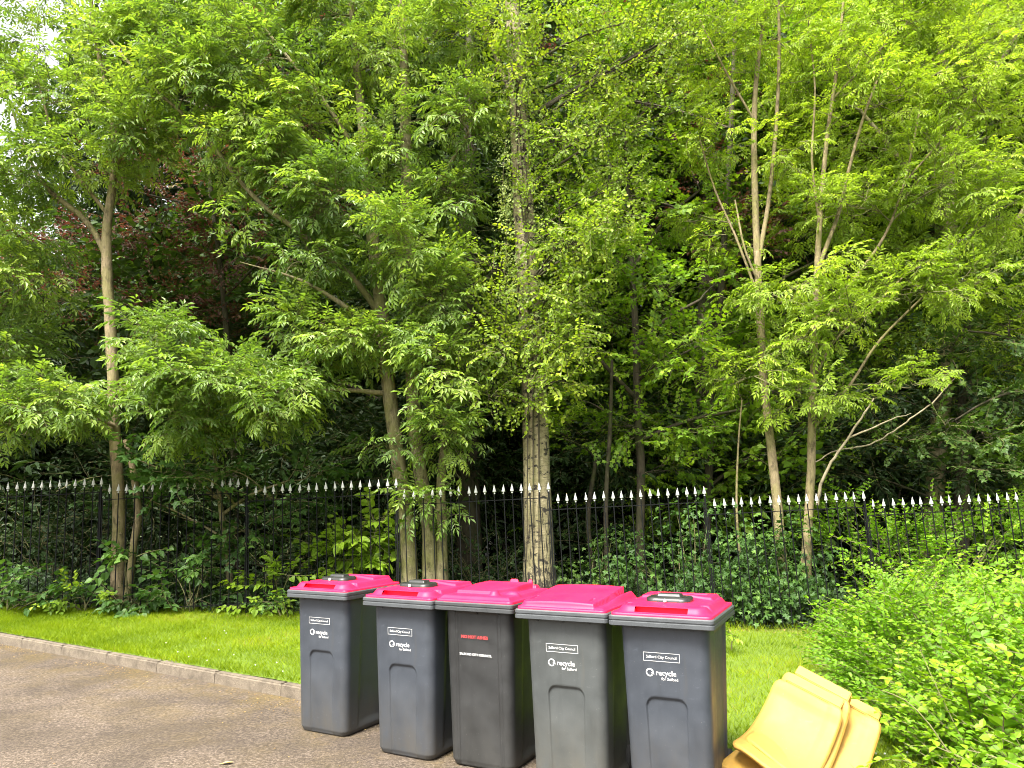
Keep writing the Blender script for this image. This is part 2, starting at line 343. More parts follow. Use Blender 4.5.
def ash_spray(L=.42, ll=.09, pairs=4, nodes=4):
    s = Spray(); d = unit(np.array([1, 0, .25])+jit(.1)); P = [np.zeros(3)]
    for k in range(4): P.append(P[-1]+d*L/4); d = unit(d+np.array([0, 0, .03])+jit(.08))
    P = np.array(P); s.stem(P, .006, .003)
    for k in range(nodes+1):
        f = .25+.75*k/nodes; p = P[0]+(P[-1]-P[0])*f; ax = unit(P[-1]-P[0]); rot = rng.random()*6.28
        sides = (1, -1) if k < nodes else (1, -1, 0)
        for sd_ in sides:
            y = unit(np.cross(U, ax)); tw = (k % 2)*.9+rng.normal(0, .3)
            sv = y*math.cos(tw)+U*math.sin(tw)
            d = unit(ax*.65+sv*sd_*.9+U*.25+jit(.15)) if sd_ else unit(ax+U*.2+jit(.1))
            RL = ll*rng.uniform(2.4, 3.4); Pr = [p]; dd = d.copy()
            for q in range(5): Pr.append(Pr[-1]+dd*RL/5); dd = unit(dd+np.array([0, 0, -.20]))
            Pr = np.array(Pr); s.stem(Pr, .0025, .0018)
            tb = rng.random()
            for q in range(pairs):
                t = .32+.6*q/(pairs-1); c = t*5; i = min(int(c), 4); b = Pr[i]+(Pr[i+1]-Pr[i])*(c-i); ax2 = unit(Pr[i+1]-Pr[i]); y2 = unit(np.cross(U, ax2))
                for e in (1, -1): s.leaf(KITE, b, ax2*.65+y2*e*.8-U*.28+jit(.1), U+jit(.25), ll*rng.uniform(.8, 1.15), ll*.38, np.clip(tb*.6+rng.random()*.4, 0, 1))
            s.leaf(KITE, Pr[-1], unit(Pr[-1]-Pr[-2])-U*.2, U+jit(.25), ll*1.1, ll*.4, np.clip(tb*.6+rng.random()*.4, 0, 1))
    return s.done()
def broad_spray(L=.5, ll=.085, n=11, shape=OVATE, wr=.7, droop=.25, flatn=.22):
    s = Spray(); d = unit(np.array([1, 0, .15])+jit(.1)); P = [np.zeros(3)]
    for k in range(5): P.append(P[-1]+d*L/5); d = unit(d+np.array([0, 0, -.05])+jit(.12))
    P = np.array(P); s.stem(P, .005, .002)
    for k in range(n):
        c = (k+1)/n*5; i = min(int(c), 4); p = P[i]+(P[i+1]-P[i])*min(c-i, 1); ax = unit(P[i+1]-P[i]); y = unit(np.cross(U, ax)); e = 1 if k % 2 else -1
        d = unit(ax*.7+y*e*rng.uniform(.5, 1.1)-U*droop*rng.uniform(0, 1.6)+jit(.12)); q = p+d*ll*.3
        s.leaf(shape, q, d, U+jit(flatn), ll*rng.uniform(.65, 1.2), ll*wr*rng.uniform(.85, 1.1), rng.random())
    return s.done()
def hang_spray(L=.5, ll=.06, n=18, shape=OVATE):
    s = Spray(); d = unit(np.array([1, 0, .1])+jit(.15)); P = [np.zeros(3)]
    for k in range(7): P.append(P[-1]+d*L/7); d = unit(d+np.array([0, 0, -.42])+jit(.1))
    P = np.array(P); s.stem(P, .0035, .0015)
    for k in range(n):
        c = (k+1)/n*7; i = min(int(c), 6); p = P[i]+(P[i+1]-P[i])*min(c-i, 1)
        d = unit(jit(.7)+np.array([0, 0, -.8])); s.leaf(shape, p+d*ll*.4, d, jit(1)+np.array([.3, 0, .3]), ll*rng.uniform(.7, 1.2), ll*.75, rng.random())
    return s.done()
def tuft(L=.3, ll=.07, n=14, shape=OVATE, wr=.75):
    """a ball of leaves facing outwards along +X"""
    s = Spray()
    for k in range(n):
        p = np.array([rng.uniform(0, .35), *rng.normal(0, .38, 2)])*L
        d = unit(np.array([.35, p[1]/L, p[2]/L-.55])+jit(.3)); s.leaf(shape, p, d, np.array([1, 0, .7])+jit(.35), ll*rng.uniform(.6, 1.25), ll*wr, rng.random())
    return s.done()
def pair_spray(L=.5, ll=.042, nodes=9):
    s = Spray(); d = unit(np.array([.75, 0, .65])+jit(.12)); P = [np.zeros(3)]
    for k in range(6): P.append(P[-1]+d*L/6); d = unit(d+np.array([.04, 0, -.10])+jit(.09))
    P = np.array(P); s.stem(P, .003, .0015)
    for k in range(nodes):
        c = (k+1)/nodes*6; i = min(int(c), 5); p = P[i]+(P[i+1]-P[i])*min(c-i, 1); ax = unit(P[i+1]-P[i]); y = unit(np.cross(U, ax)); sc = 1.15-.5*(k/nodes)
        for e in (1, -1): s.leaf(OVATE, p, ax*.55+y*e+U*.12+jit(.2), U+jit(.3), ll*sc*rng.uniform(.75, 1.15), ll*.82*sc, np.clip(.25+.55*k/nodes+rng.normal(0, .22), 0, 1))
    return s.done()
SP = {
 'ash': [ash_spray(.36, .100, 4, 2) for _ in range(10)],
 'ash_small': [ash_spray(.36, .080, 4, 2) for _ in range(9)],
 'maple': [broad_spray(.48, .092, 12, LOBED, .9, .35, .45) for _ in range(6)],
 'beech': [broad_spray(.5, .08, 12, OVATE, .68, .3, .4) for _ in range(6)],
 'big': [broad_spray(.9, .15, 15, OVATE, .75, .35, .4) for _ in range(6)],
 'birch': [hang_spray() for _ in range(3)]+[broad_spray(.42, .062, 15, OVATE, .75, .45, .5) for _ in range(6)],
 'ivy': [tuft(.3, .065, 14, LOBED, .85) for _ in range(6)],
 'pair': [pair_spray(.40, .048, 8) for _ in range(8)],
 'heart': [broad_spray(.42, .12, 8, HEART, .85, .5, .3) for _ in range(6)],
 'laurel': [broad_spray(.5, .11, 12, OVATE, .42, .4, .5) for _ in range(6)],
}
def frames(d, u):
    d = unit(d); y = unit(np.cross(u, d)); z = np.cross(d, y); return np.stack([d, y, z], -1)
def foliage(name, kind, P, D, Uv, sc, tint, mats):
    """all sprays of one crown in a single mesh; tint per spray is mixed with the leaf's own"""
    var = SP[kind]; idx = rng.integers(0, len(var), len(P)); R = frames(D, Uv); Vs, Ts, Ms, Tn = [], [], [], []; off = 0
    for k, (V, T, mi, t) in enumerate(var):
        s = np.nonzero(idx == k)[0]
        if not len(s): continue
        W = np.einsum('nij,vj->nvi', R[s], V)*sc[s][:, None, None]+P[s][:, None]
        Vs.append(W.reshape(-1, 3)); Ts.append((T[None]+(np.arange(len(s))*len(V))[:, None, None]).reshape(-1, 3)+off); off += len(s)*len(V)
        Ms.append(np.tile(mi, len(s))); Tn.append(np.clip(.45*t[None]+.55*tint[s][:, None], 0, 1).ravel())
    return npmesh(name, np.vstack(Vs), np.vstack(Ts), mats, np.concatenate(Ms), np.concatenate(Tn))
def cluster(c, r, n, per=5, sub=.42):
    """spray attachment points: uneven sub-clumps inside an ellipsoid; returns points, outward dirs, sub-clump centres, tint"""
    c = np.asarray(c); r = np.asarray(r, float); k = max(1, n//per)
    q = rng.normal(size=(k, 3)); q = unit(q)*rng.random((k, 1))**(1/2.4); C = c+q*r
    ii = np.repeat(np.arange(k), per); o = rng.normal(0, sub, (len(ii), 3))*np.minimum(r, .7)*np.array([1, 1, .55])
    P = C[ii]+o; D = unit((P-c)/r)*.7+rng.normal(0, .55, P.shape)*np.array([1, 1, .4])+np.array([0, -.15, .05])
    tt = np.clip(np.repeat(rng.normal(.5, .22, k), per)+rng.normal(0, .12, len(ii)), 0, 1)
    return P, D, C, tt
def bez(a, b, bow=.25, sag=0):
    t = np.linspace(0, 1, 8)[:, None]; mpt = (a+b)/2+np.array([0, 0, bow])*np.linalg.norm(b-a)+jit(.08)
    return (1-t)**2*a+2*t*(1-t)*mpt+t*t*b

REACH = {'ash': .42, 'ash_small': .36, 'maple': .3, 'beech': .28, 'birch': .25, 'laurel': .25}
def tree(name, label, cat, stems, limbs, clumps, kind, leaf, barkm, Y, group=None, twigm=None, wob=.12, sc=1.0, flare=1.35, limbm=None, rscale=1.0, crown_name='crown', dens=.8):
    """stems / limbs: lists of (px, py, half-width px[, dY]); clumps: (px, py, rx, ry, n[, dY, depth]) in photo pixels at depth Y, turned into world metres here"""
    mpp = Y/F
    def W(pl):
        a = np.array([[*at(q[0], q[1], Y+(q[3] if len(q) > 3 else 0)), q[2]*mpp*rscale] for q in pl]); return smooth_line(a, .2)
    S_ = [W(p) for p in stems]; L_ = [W(p) for p in limbs]
    b0 = S_[0][0, :3].copy(); b0[2] = float(zbase(b0[0], b0[1]))
    root = empty(name, b0, label, cat, group)
    Vs, Qs, off = [], [], 0
    for i, a in enumerate(S_+L_):
        rr = a[:, 3].copy()
        if i < len(S_):
            h = a[:, 2]-a[0, 2]; rr = rr*(1+(flare-1)*np.exp(-np.maximum(h, 0)/.18))
            if a[0, 2] < b0[2]+1.0 and i < len(stems): # push foot below ground
                a = a.copy(); a[0, 2] = min(a[0, 2], float(zbase(a[0, 0], a[0, 1])))-.06
        V, Q = tube(a[:, :3], np.maximum(rr, .005), 10 if i < len(S_) else 6, wob); Vs.append(V); Qs.append(Q+off); off += len(V)
    allp = np.vstack([a for a in S_+L_]) if Vs else None
    P, D, T, BV, BQ, bo = [], [], [], [], [], 0
    for q in clumps:
        px, py, rx, ry, n = q[:5]; dY = q[5] if len(q) > 5 else 0; dep = (q[6] if len(q) > 6 else max(.5, .8*min(rx, ry)*mpp))
        c = at(px, py, Y+dY); rc_ = REACH.get(kind, .3); rm, rz = max(rx*mpp-rc_, .14), max(ry*mpp-rc_*.8, .08); p, d, C, t = cluster(c, (rm, dep, rz), max(5, int(n*dens)))
        g_ = zbase(p[:, 0], p[:, 1])+.12; p[:, 2] = np.maximum(p[:, 2], g_+rng.random(len(g_))*.25); t = np.clip(t+rng.normal(0, .13)+(.16 if py < 170 and kind[:3] == 'ash' else 0), 0, 1)  # high ash clumps get a lighter tint: brighter canopy light put into leaf colour
        P.append(p); D.append(d); T.append(t)
        if allp is None: continue
        hd = np.linalg.norm(allp[:, :2]-c[:2], axis=1); cost = np.abs(allp[:, 2]-(c[2]-.5*hd))+.8*hd; j = int(np.argmin(cost)); a0 = allp[j, :3]
        ln = np.linalg.norm(c-a0); lim = bez(a0, c, .08); V, Q = tube(lim, np.linspace(min(.012+.008*ln, allp[j, 3]*.7), .007, 8), 5); BV.append(V); BQ.append(Q+bo); bo += len(V)
        for cc in C:
            k = rng.integers(3, 8); b = bez(lim[k], cc, .06); V, Q = tube(b, np.linspace(.007, .003, 8), 3); BV.append(V); BQ.append(Q+bo); bo += len(V)
    P = np.vstack(P); D = np.vstack(D); T = np.concatenate(T); Uv = U+rng.normal(0, .28, P.shape)
    nq = sum(len(q) for q in Qs)
    if Vs: link('trunk', npmesh('trunk', np.vstack(Vs+BV)-b0, np.vstack(Qs+[q+off for q in BQ]), [M[barkm], M[twigm or barkm]], np.concatenate([np.zeros(nq), np.ones(sum(len(q) for q in BQ))]), smooth=True), root)
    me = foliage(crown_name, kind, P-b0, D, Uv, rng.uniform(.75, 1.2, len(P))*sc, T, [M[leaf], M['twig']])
    link(crown_name, me, root)
    return root

# ------------------------------------------------------------------ bins
def lin(a, b, n): return np.linspace(a, b, n)
NX, NC, NSD = 96, 8, 30
def front_y(z): return -.258-.042*z/.95
def body_section(z, style):
    t = z/.95; hw = .222+.023*t; y0 = front_y(z); y1 = .195+.085*t; r = .055
    if z < .03: ins = .012*(1-z/.03); hw -= ins; y0 += ins; y1 -= ins
    P = [(x, y0) for x in lin(-hw+r, hw-r, NX)]
    P += [(hw-r+r*math.sin(a), y0+r-r*math.cos(a)) for a in lin(0, math.pi/2, NC+2)[1:-1]]
    P += [(hw, y) for y in lin(y0+r, y1-r, NSD)]
    P += [(hw-r+r*math.cos(a), y1-r+r*math.sin(a)) for a in lin(0, math.pi/2, NC+2)[1:-1]]
    P += [(x, y1) for x in lin(hw-r, -hw+r, 8)]
    P += [(-hw+r-r*math.sin(a), y1-r+r*math.cos(a)) for a in lin(0, math.pi/2, NC+2)[1:-1]]
    P += [(-hw, y) for y in lin(y1-r, y0+r, NSD)]
    P += [(-hw+r-r*math.cos(a), y0+r-r*math.sin(a)) for a in lin(0, math.pi/2, NC+2)[1:-1]]
    P = np.array(P)
    x = P[:NX, 0]
    if style == 'arch':
        a, zt_, rc = .112-.012*(1-z/.58), .575, .05
        qx = np.abs(x)-(a-rc); qz = z-(zt_-rc); sdf = np.where((qx > 0) & (qz > 0), np.hypot(np.maximum(qx, 0), np.maximum(qz, 0))-rc, np.maximum(qx, qz)-rc)
        dep = (.004+.010*max(0, min(1, z/.575))**2)*sstep(.003, -.005, sdf)*sstep(.0, .02, z)
    else:
        dep = .007*sstep(.150, .140, np.abs(x))*sstep(.0, .03, z)*sstep(.95, .93, z)+.004*sstep(.006, .0, np.abs(np.abs(x)-.165))
    P[:NX, 1] += dep
    for sl_, sg in ((slice(NX+NC, NX+NC+NSD), -1), (slice(NX+3*NC+NSD+8, NX+3*NC+2*NSD+8), 1)):
        yy = P[sl_, 1]; d2 = .013*sstep(-.13, -.10, yy)*sstep(.20, .17, yy)*sstep(.93, .89, z)*sstep(.03, .09, z); P[sl_, 0] += sg*d2
    return P
def bin_body(style, mat):
    zs = np.concatenate([lin(0, .03, 5), lin(.036, .95, 128)]); secs = [np.column_stack([body_section(z, style), np.full(NX+NSD*2+NC*4+8, z)]) for z in zs]
    n = len(secs[0]); V = np.vstack(secs); k, i = np.meshgrid(np.arange(len(zs)-1), np.arange(n), indexing='ij'); j = (i+1) % n
    Q = np.stack([k*n+i, k*n+j, (k+1)*n+j, (k+1)*n+i], -1).reshape(-1, 4)
    V = np.vstack([V, [[0, 0, .002]]]); b = len(V)-1
    T = np.vstack([Q[:, [0, 1, 2]], Q[:, [0, 2, 3]], np.array([[b, (q+1) % n, q] for q in range(n)])])
    return npmesh('body', V, T, [mat], smooth=True)
def rr_loop(hx, y0, y1, r, z, n=6):
    P = []
    for cx, cy, a0 in ((-hx+r, y0+r, math.pi), (hx-r, y0+r, 1.5*math.pi), (hx-r, y1-r, 0), (-hx+r, y1-r, .5*math.pi)):
        P += [(cx+r*math.cos(a), cy+r*math.sin(a), z) for a in lin(a0, a0+math.pi/2, n)]
    return P
def loft(loops, cap0=False, cap1=False):
    n = len(loops[0]); V = [p for l in loops for p in l]
    Fc = [(k*n+i, k*n+(i+1) % n, (k+1)*n+(i+1) % n, (k+1)*n+i) for k in range(len(loops)-1) for i in range(n)]
    if cap0: Fc.append(tuple(range(n))[::-1])
    if cap1: Fc.append(tuple(range((len(loops)-1)*n, len(loops)*n)))
    return V, Fc
def bin_rim(mat):
    b = MB(); f, k = -.365, .31
    L = [rr_loop(.225, front_y(.95)+.02, .265, .05, .951), rr_loop(.278, f+.012, k-.01, .022, .951), rr_loop(.290, f, k, .025, .957), rr_loop(.290, f, k, .025, .976),
         rr_loop(.286, f+.004, k-.004, .025, .979), rr_loop(.286, f+.004, k-.004, .025, .984), rr_loop(.290, f, k, .025, .987), rr_loop(.290, f, k, .025, 1.002), rr_loop(.284, f+.006, k-.006, .024, 1.008), rr_loop(.24, f+.05, k-.05, .024, 1.008)]
    b.add(*loft(L))
    for x in (-.16, 0, .16):   # gussets under the lip
        y = front_y(.93); b.add([(x-.002, y+.01, .925), (x+.002, y+.01, .925), (x+.002, y+.01, .95), (x-.002, y+.01, .95), (x-.002, y-.02, .95), (x+.002, y-.02, .95)], [(0, 4, 3), (1, 2, 5), (0, 1, 5, 4), (3, 4, 5, 2)])
    for sx in (-.2, .2): b.tube([(sx, .30, .985), (sx, .335, .985)], .014, 8)
    me = b.mesh('rim', mat); return me
def hfield(name, mats, x0, x1, y0, y1, nx, ny, fn, rc=.03, zb=0.0, hole=None):
    """rounded-corner sheet raised by fn(x, y, d) (d: distance to its edge), with a skirt down to zb"""
    u, v = np.meshgrid(lin(-1, 1, nx), lin(0, 1, ny)); Yv = y0+v*(y1-y0); hx = (x1-x0)/2; cx = (x0+x1)/2
    de = np.minimum(Yv-y0, y1-Yv); e = np.clip(rc-de, 0, rc); hw = hx-rc+np.sqrt(np.maximum(rc*rc-e*e, 0)); Xv = cx+u*hw
    qx = np.abs(Xv-cx)-(hx-rc); qy = np.abs(Yv-(y0+y1)/2)-((y1-y0)/2-rc)
    sdf = np.where((qx > 0) & (qy > 0), np.hypot(np.maximum(qx, 0), np.maximum(qy, 0))-rc, np.maximum(qx, qy)-rc); d = np.maximum(-sdf, 0)
    Zv = fn(Xv, Yv, d); V = np.stack([Xv, Yv, Zv], -1).reshape(-1, 3)
    j, i = np.meshgrid(np.arange(ny-1), np.arange(nx-1), indexing='ij'); a = j*nx+i; Q = np.stack([a, a+1, a+nx+1, a+nx], -1).reshape(-1, 4)
    if hole:
        qc = V[Q].mean(1); Q = Q[~((qc[:, 0] > hole[0]) & (qc[:, 0] < hole[1]) & (qc[:, 1] > hole[2]) & (qc[:, 1] < hole[3]))]
    per = list(range(nx))+[k*nx+nx-1 for k in range(1, ny)]+[(ny-1)*nx+k for k in range(nx-2, -1, -1)]+[k*nx for k in range(ny-2, 0, -1)]
    B = V[per].copy(); B[:, 2] = zb; o = len(V); V = np.vstack([V, B]); n = len(per)
    S2 = np.array([[per[(k+1) % n], per[k], o+k, o+(k+1) % n] for k in range(n)]); Q = np.vstack([Q, S2])
    return npmesh(name, V, Q, mats, smooth=True)
def boxmask(x, y, x0, x1, y0, y1, e=.004):
    return sstep(x0-e, x0, x)*sstep(x1+e, x1, x)*sstep(y0-e, y0, y)*sstep(y1+e, y1, y)
FY = -.352
def rbox(x, y, hx, y0, y1, r):
    qx = np.abs(x)-(hx-r); qy = np.abs(y-(y0+y1)/2)-((y1-y0)/2-r)
    return -np.where((qx > 0) & (qy > 0), np.hypot(np.maximum(qx, 0), np.maximum(qy, 0))-r, np.maximum(qx, qy)-r)
def lid_a(x, y, d):
    d2 = rbox(x, y, .266, FY+.012, .29, .085); h = .013+.036*sstep(-.002, .042, d2)+.016*sstep(.03, .25, d2)
    for cx in (-.215, .215): h = h-.020*np.exp(-(((x-cx)/.03)**2+((y+.20)/.022)**2)**2)
    h = h+.016*boxmask(x, y, -.2, .2, .05, .24, .02)-.010*boxmask(x, y, -.15, .15, .09, .2, .012)
    return h
def lid_b(x, y, d):
    h = .014+.022*sstep(.01, .045, d)
    h = h+.038*boxmask(x, y, -.20, .06+.08*sstep(-.15, .0, y), -.20, .22, .012)*(.55+.45*sstep(-.2, .1, y))
    h = h+.032*np.exp(-(((x-.105)**2+(y+.25)**2)/.0011)**2)+.022*np.exp(-(((x-.19)/.05)**2+((y+.17)/.03)**2)**2)
    h = h+.020*boxmask(x, y, -.02, .03, .22, .28, .01)+.020*boxmask(x, y, .12, .17, .22, .28, .01)
    return h
def lid_c(x, y, d):
    h = .012+.012*sstep(.0, .03, d); t = np.clip((y+.335)/.55, 0, 1)
    p = boxmask(x, y, -.255, .20+.015*np.sin(t*3), -.335, .225, .004); p = p*sstep(0, .012, rbox(x, y, .262, -.342, .26, .05)); h = h+p*(.016+.040*t**.9+.010*(1-(x/.26)**2)) 
    h = h-.012*boxmask(x, y, -.225, -.215, -.26, -.16, .004)-.012*boxmask(x, y, .15, .16, -.26, -.19, .004)+.03*np.exp(-(((x-.235)/.02)**2))*sstep(-.3, .1, y)
    return h
def flap(x, y, d): return .012+.007*sstep(0, .012, d)-.006*sstep(.022, .03, d)*(1-boxmask(x, y, -.075, .075, -.19, -.08, .006))+.016*boxmask(x, y, -.06, .06, -.165, -.105, .012)

def text_mesh(name, lines, mat):
    """lines: (text, size, x, z, align, bold); flat letters, 1 mm thick, standing on the sloping front"""
    Vs, Fs = [], []; o = 0
    for tx, size, x, z, al, bold in lines:
        c = bpy.data.curves.new('t', 'FONT'); c.body = tx; c.size = size; c.align_x = al; c.align_y = 'CENTER'; c.offset = bold*size; c.extrude = .0004; c.resolution_u = 3
        ob = bpy.data.objects.new('t', c); COL.objects.link(ob); dg = bpy.context.evaluated_depsgraph_get(); me = bpy.data.meshes.new_from_object(ob.evaluated_get(dg))
        for v in me.vertices: Vs.append((v.co.x+x, v.co.z, v.co.y+z))
        for p in me.polygons: Fs.append(tuple(i+o for i in p.vertices))
        o = len(Vs); bpy.data.objects.remove(ob); bpy.data.curves.remove(c); bpy.data.meshes.remove(me)
    Vs = [(x, front_y(z)-.0022+y, z) for x, y, z in Vs]
    me = bpy.data.meshes.new(name); me.from_pydata(Vs, [], Fs); me.materials.append(mat); me.update(); return me
def bar(b, x0, x1, z0, z1):
    V = [(x, front_y(z)-o, z) for o in (.0005, .0024) for x, z in ((x0, z0), (x1, z0), (x1, z1), (x0, z1))]
    b.add(V, [(0, 3, 2, 1), (4, 5, 6, 7), (0, 1, 5, 4), (1, 2, 6, 5), (2, 3, 7, 6), (3, 0, 4, 7)])
def council_frame():
    b = MB(); x0, x1, z0, z1, t = -.115, .085, .766, .812, .0019
    bar(b, x0, x1, z1-t, z1); bar(b, x0, x1, z0, z0+t); bar(b, x0, x0+t, z0+t, z1-t); bar(b, x1-t, x1, z0+t, z1-t)
    return b.mesh('council_frame', M['white_ink'])
def swirl():
    """ring with a gap and an arrow head turning inward"""
    b = MB(); cx, cz, r0, r1 = -.083, .706, .0150, .0212; A = lin(R_(20), R_(318), 36); V = []
    for a in A:
        for r in (r0, r1):
            z = cz+r*math.sin(a)
            for o in (.0005, .0024): V.append((cx+r*math.cos(a), front_y(z)-o, z))
    Fc = []
    for k in range(len(A)-1):
        p, q = 4*k, 4*k+4; Fc += [(p+1, p+3, q+3, q+1), (p, q, q+2, p+2), (p, p+1, q+1, q), (p+2, q+2, q+3, p+3)]
    b.add(V, Fc)
    tri = [(cx+.006, cz-.003), (cx+.024, cz-.010), (cx+.021, cz+.010)]
    b.add([(x, front_y(z)-o, z) for o in (.0005, .0026) for x, z in tri], [(0, 2, 1), (3, 4, 5), (0, 1, 4, 3), (1, 2, 5, 4), (2, 0, 3, 5)])
    return b.mesh('recycle_logo', M['white_ink'])
def slot_mesh():
    b = MB(); x0, x1, y0, y1 = -.1475, .1475, FY+.017, FY+.050; V = [(x0, y0, .011), (x1, y0, .011), (x1, y1, .026), (x0, y1, .026), (x0, y0+.012, .004), (x1, y0+.012, .004), (x1, y1+.03, .004), (x0, y1+.03, .004), (x0, y1+.03, .047), (x1, y1+.03, .047)]
    b.add(V, [(0, 1, 5, 4), (4, 5, 6, 7), (7, 6, 9, 8), (0, 4, 7, 8), (1, 9, 6, 5)]); return b.mesh('grip_slot', M['pink'])
cmesh = {}
def cached(key, fn):
    if key not in cmesh: cmesh[key] = fn()
    return cmesh[key]
def wheel_mesh():
    b = MB(); b.lathe([(.03, -.025), (.085, -.025), (.1, -.015), (.1, .015), (.085, .025), (.03, .025)], 24, axis='x'); return b.mesh('wheel', M['rubber'], bevel=0)
def hub_mesh():
    b = MB(); b.lathe([(.012, -.03), (.05, -.028), (.05, .028), (.012, .03)], 16, axis='x'); return b.mesh('hub', M['black'])
def handle_mesh():
    b = MB(); b.tube([(-.2, .30, .985), (-.2, .345, .985), (.2, .345, .985), (.2, .30, .985)], .013, 8); return b.mesh('handle', M['bin_slate'], True)
def axle_mesh():
    b = MB(); b.tube([(-.22, .235, .1), (.22, .235, .1)], .011, 8); return b.mesh('axle', M['black'])
KS = .0376
def wheelie_bin(X, Y, yaw, style, mat, lid, label, text):
    th = math.atan(KS); loc = Vector((X, Y, float(zt(X))+.004))
    o = empty('wheelie_bin', loc, label, 'bin', 'grey wheelie bins with pink lids lined up by the kerb'); o.rotation_mode = 'QUATERNION'
    o.rotation_quaternion = (Matrix.Rotation(th, 3, 'Y') @ Matrix.Rotation(yaw, 3, 'Z')).to_quaternion()
    link('body', cached(('body', style, mat), lambda: bin_body(style, M[mat])), o); link('rim', cached(('rim', mat), lambda: bin_rim(M['rim_dark' if style == 'rib' else 'rim_grey'])), o)
    fn = dict(a=lid_a, b=lid_b, c=lid_c)[lid]
    l = link('lid', cached(('lid', lid), lambda: hfield('lid', [M['pink']], -.278, .278, FY, .30, 170, 190, fn, .03, 0, (-.145, .145, FY+.020, FY+.046) if lid == 'a' else None)), o, (0, 0, 1.0085))
    if lid == 'a':
        link('grip_slot', cached('slot', slot_mesh), l)
        link('lid_flap', cached('flap', lambda: hfield('lid_flap', [M['olive_black']], -.125, .125, -.225, -.055, 80, 60, flap, .05, -.01)), l, (0, .035, .064))
        b = cached('stud', lambda: (lambda q: (q.lathe([(.009, 0), (.009, .012), (.005, .016)], 10), q.mesh('lock_stud', M['white_ink']))[1])(MB())); link('lock_stud', b, l, (-.005, -.205, .062))
    if text == 'recycle':
        link('council_frame', cached('cf', council_frame), o)
        link('council_lettering', cached('cl', lambda: text_mesh('council_lettering', [('Salford City Council', .0205, -.015, .789, 'CENTER', .004)], M['white_ink'])), o)
        link('recycle_logo', cached('rl', swirl), o)
        link('recycle_lettering', cached('rt', lambda: text_mesh('recycle_lettering', [('recycle', .039, -.050, .706, 'LEFT', .012), ('for Salford', .0215, .072, .676, 'RIGHT', .006)], M['white_ink'])), o)
    else:
        tag(link('warning_lettering', text_mesh('warning_lettering', [('NO HOT ASHES', .0275, -.02, .787, 'CENTER', .008)], M['red_ink']), o), 'red warning lettering')
        tag(link('council_lettering', text_mesh('council_lettering', [('SALFORD CITY COUNCIL', .0205, -.015, .68, 'CENTER', .012)], M['white_ink']), o), 'white council lettering')
    for sx in (-1, 1):
        wv = link('wheel', cached('wheel', wheel_mesh), o, (sx*.215, .235, .1)); link('hub', cached('hub', hub_mesh), wv)
    link('axle', cached('axle', axle_mesh), o); link('handle', cached('handle', handle_mesh), o)
    return o
wheelie_bin(-1.381, 5.929, -.488, 'arch', 'bin_slate', 'a', 'slate grey pink-lidded bin at the far left end of the row, farthest from the camera', 'recycle')
wheelie_bin(-.706, 5.414, -.496, 'arch', 'bin_slate', 'a', 'slate grey bin with black lid flap, between the end bin and the red-lettered charcoal bin', 'recycle')
wheelie_bin(-.197, 5.18, -.472, 'rib', 'bin_charcoal', 'b', 'charcoal bin in the middle of the row with a red NO HOT ASHES warning', 'ashes')
wheelie_bin(.324, 4.78, -.448, 'arch', 'bin_sage', 'c', 'lighter greenish-grey bin whose pink lid has a plain curved panel and no black flap', 'recycle')
wheelie_bin(.845, 4.501, -.438, 'arch', 'bin_slate', 'a', 'nearest slate grey pink-lidded bin, at the right end next to the lawn and yellow plastic', 'recycle')

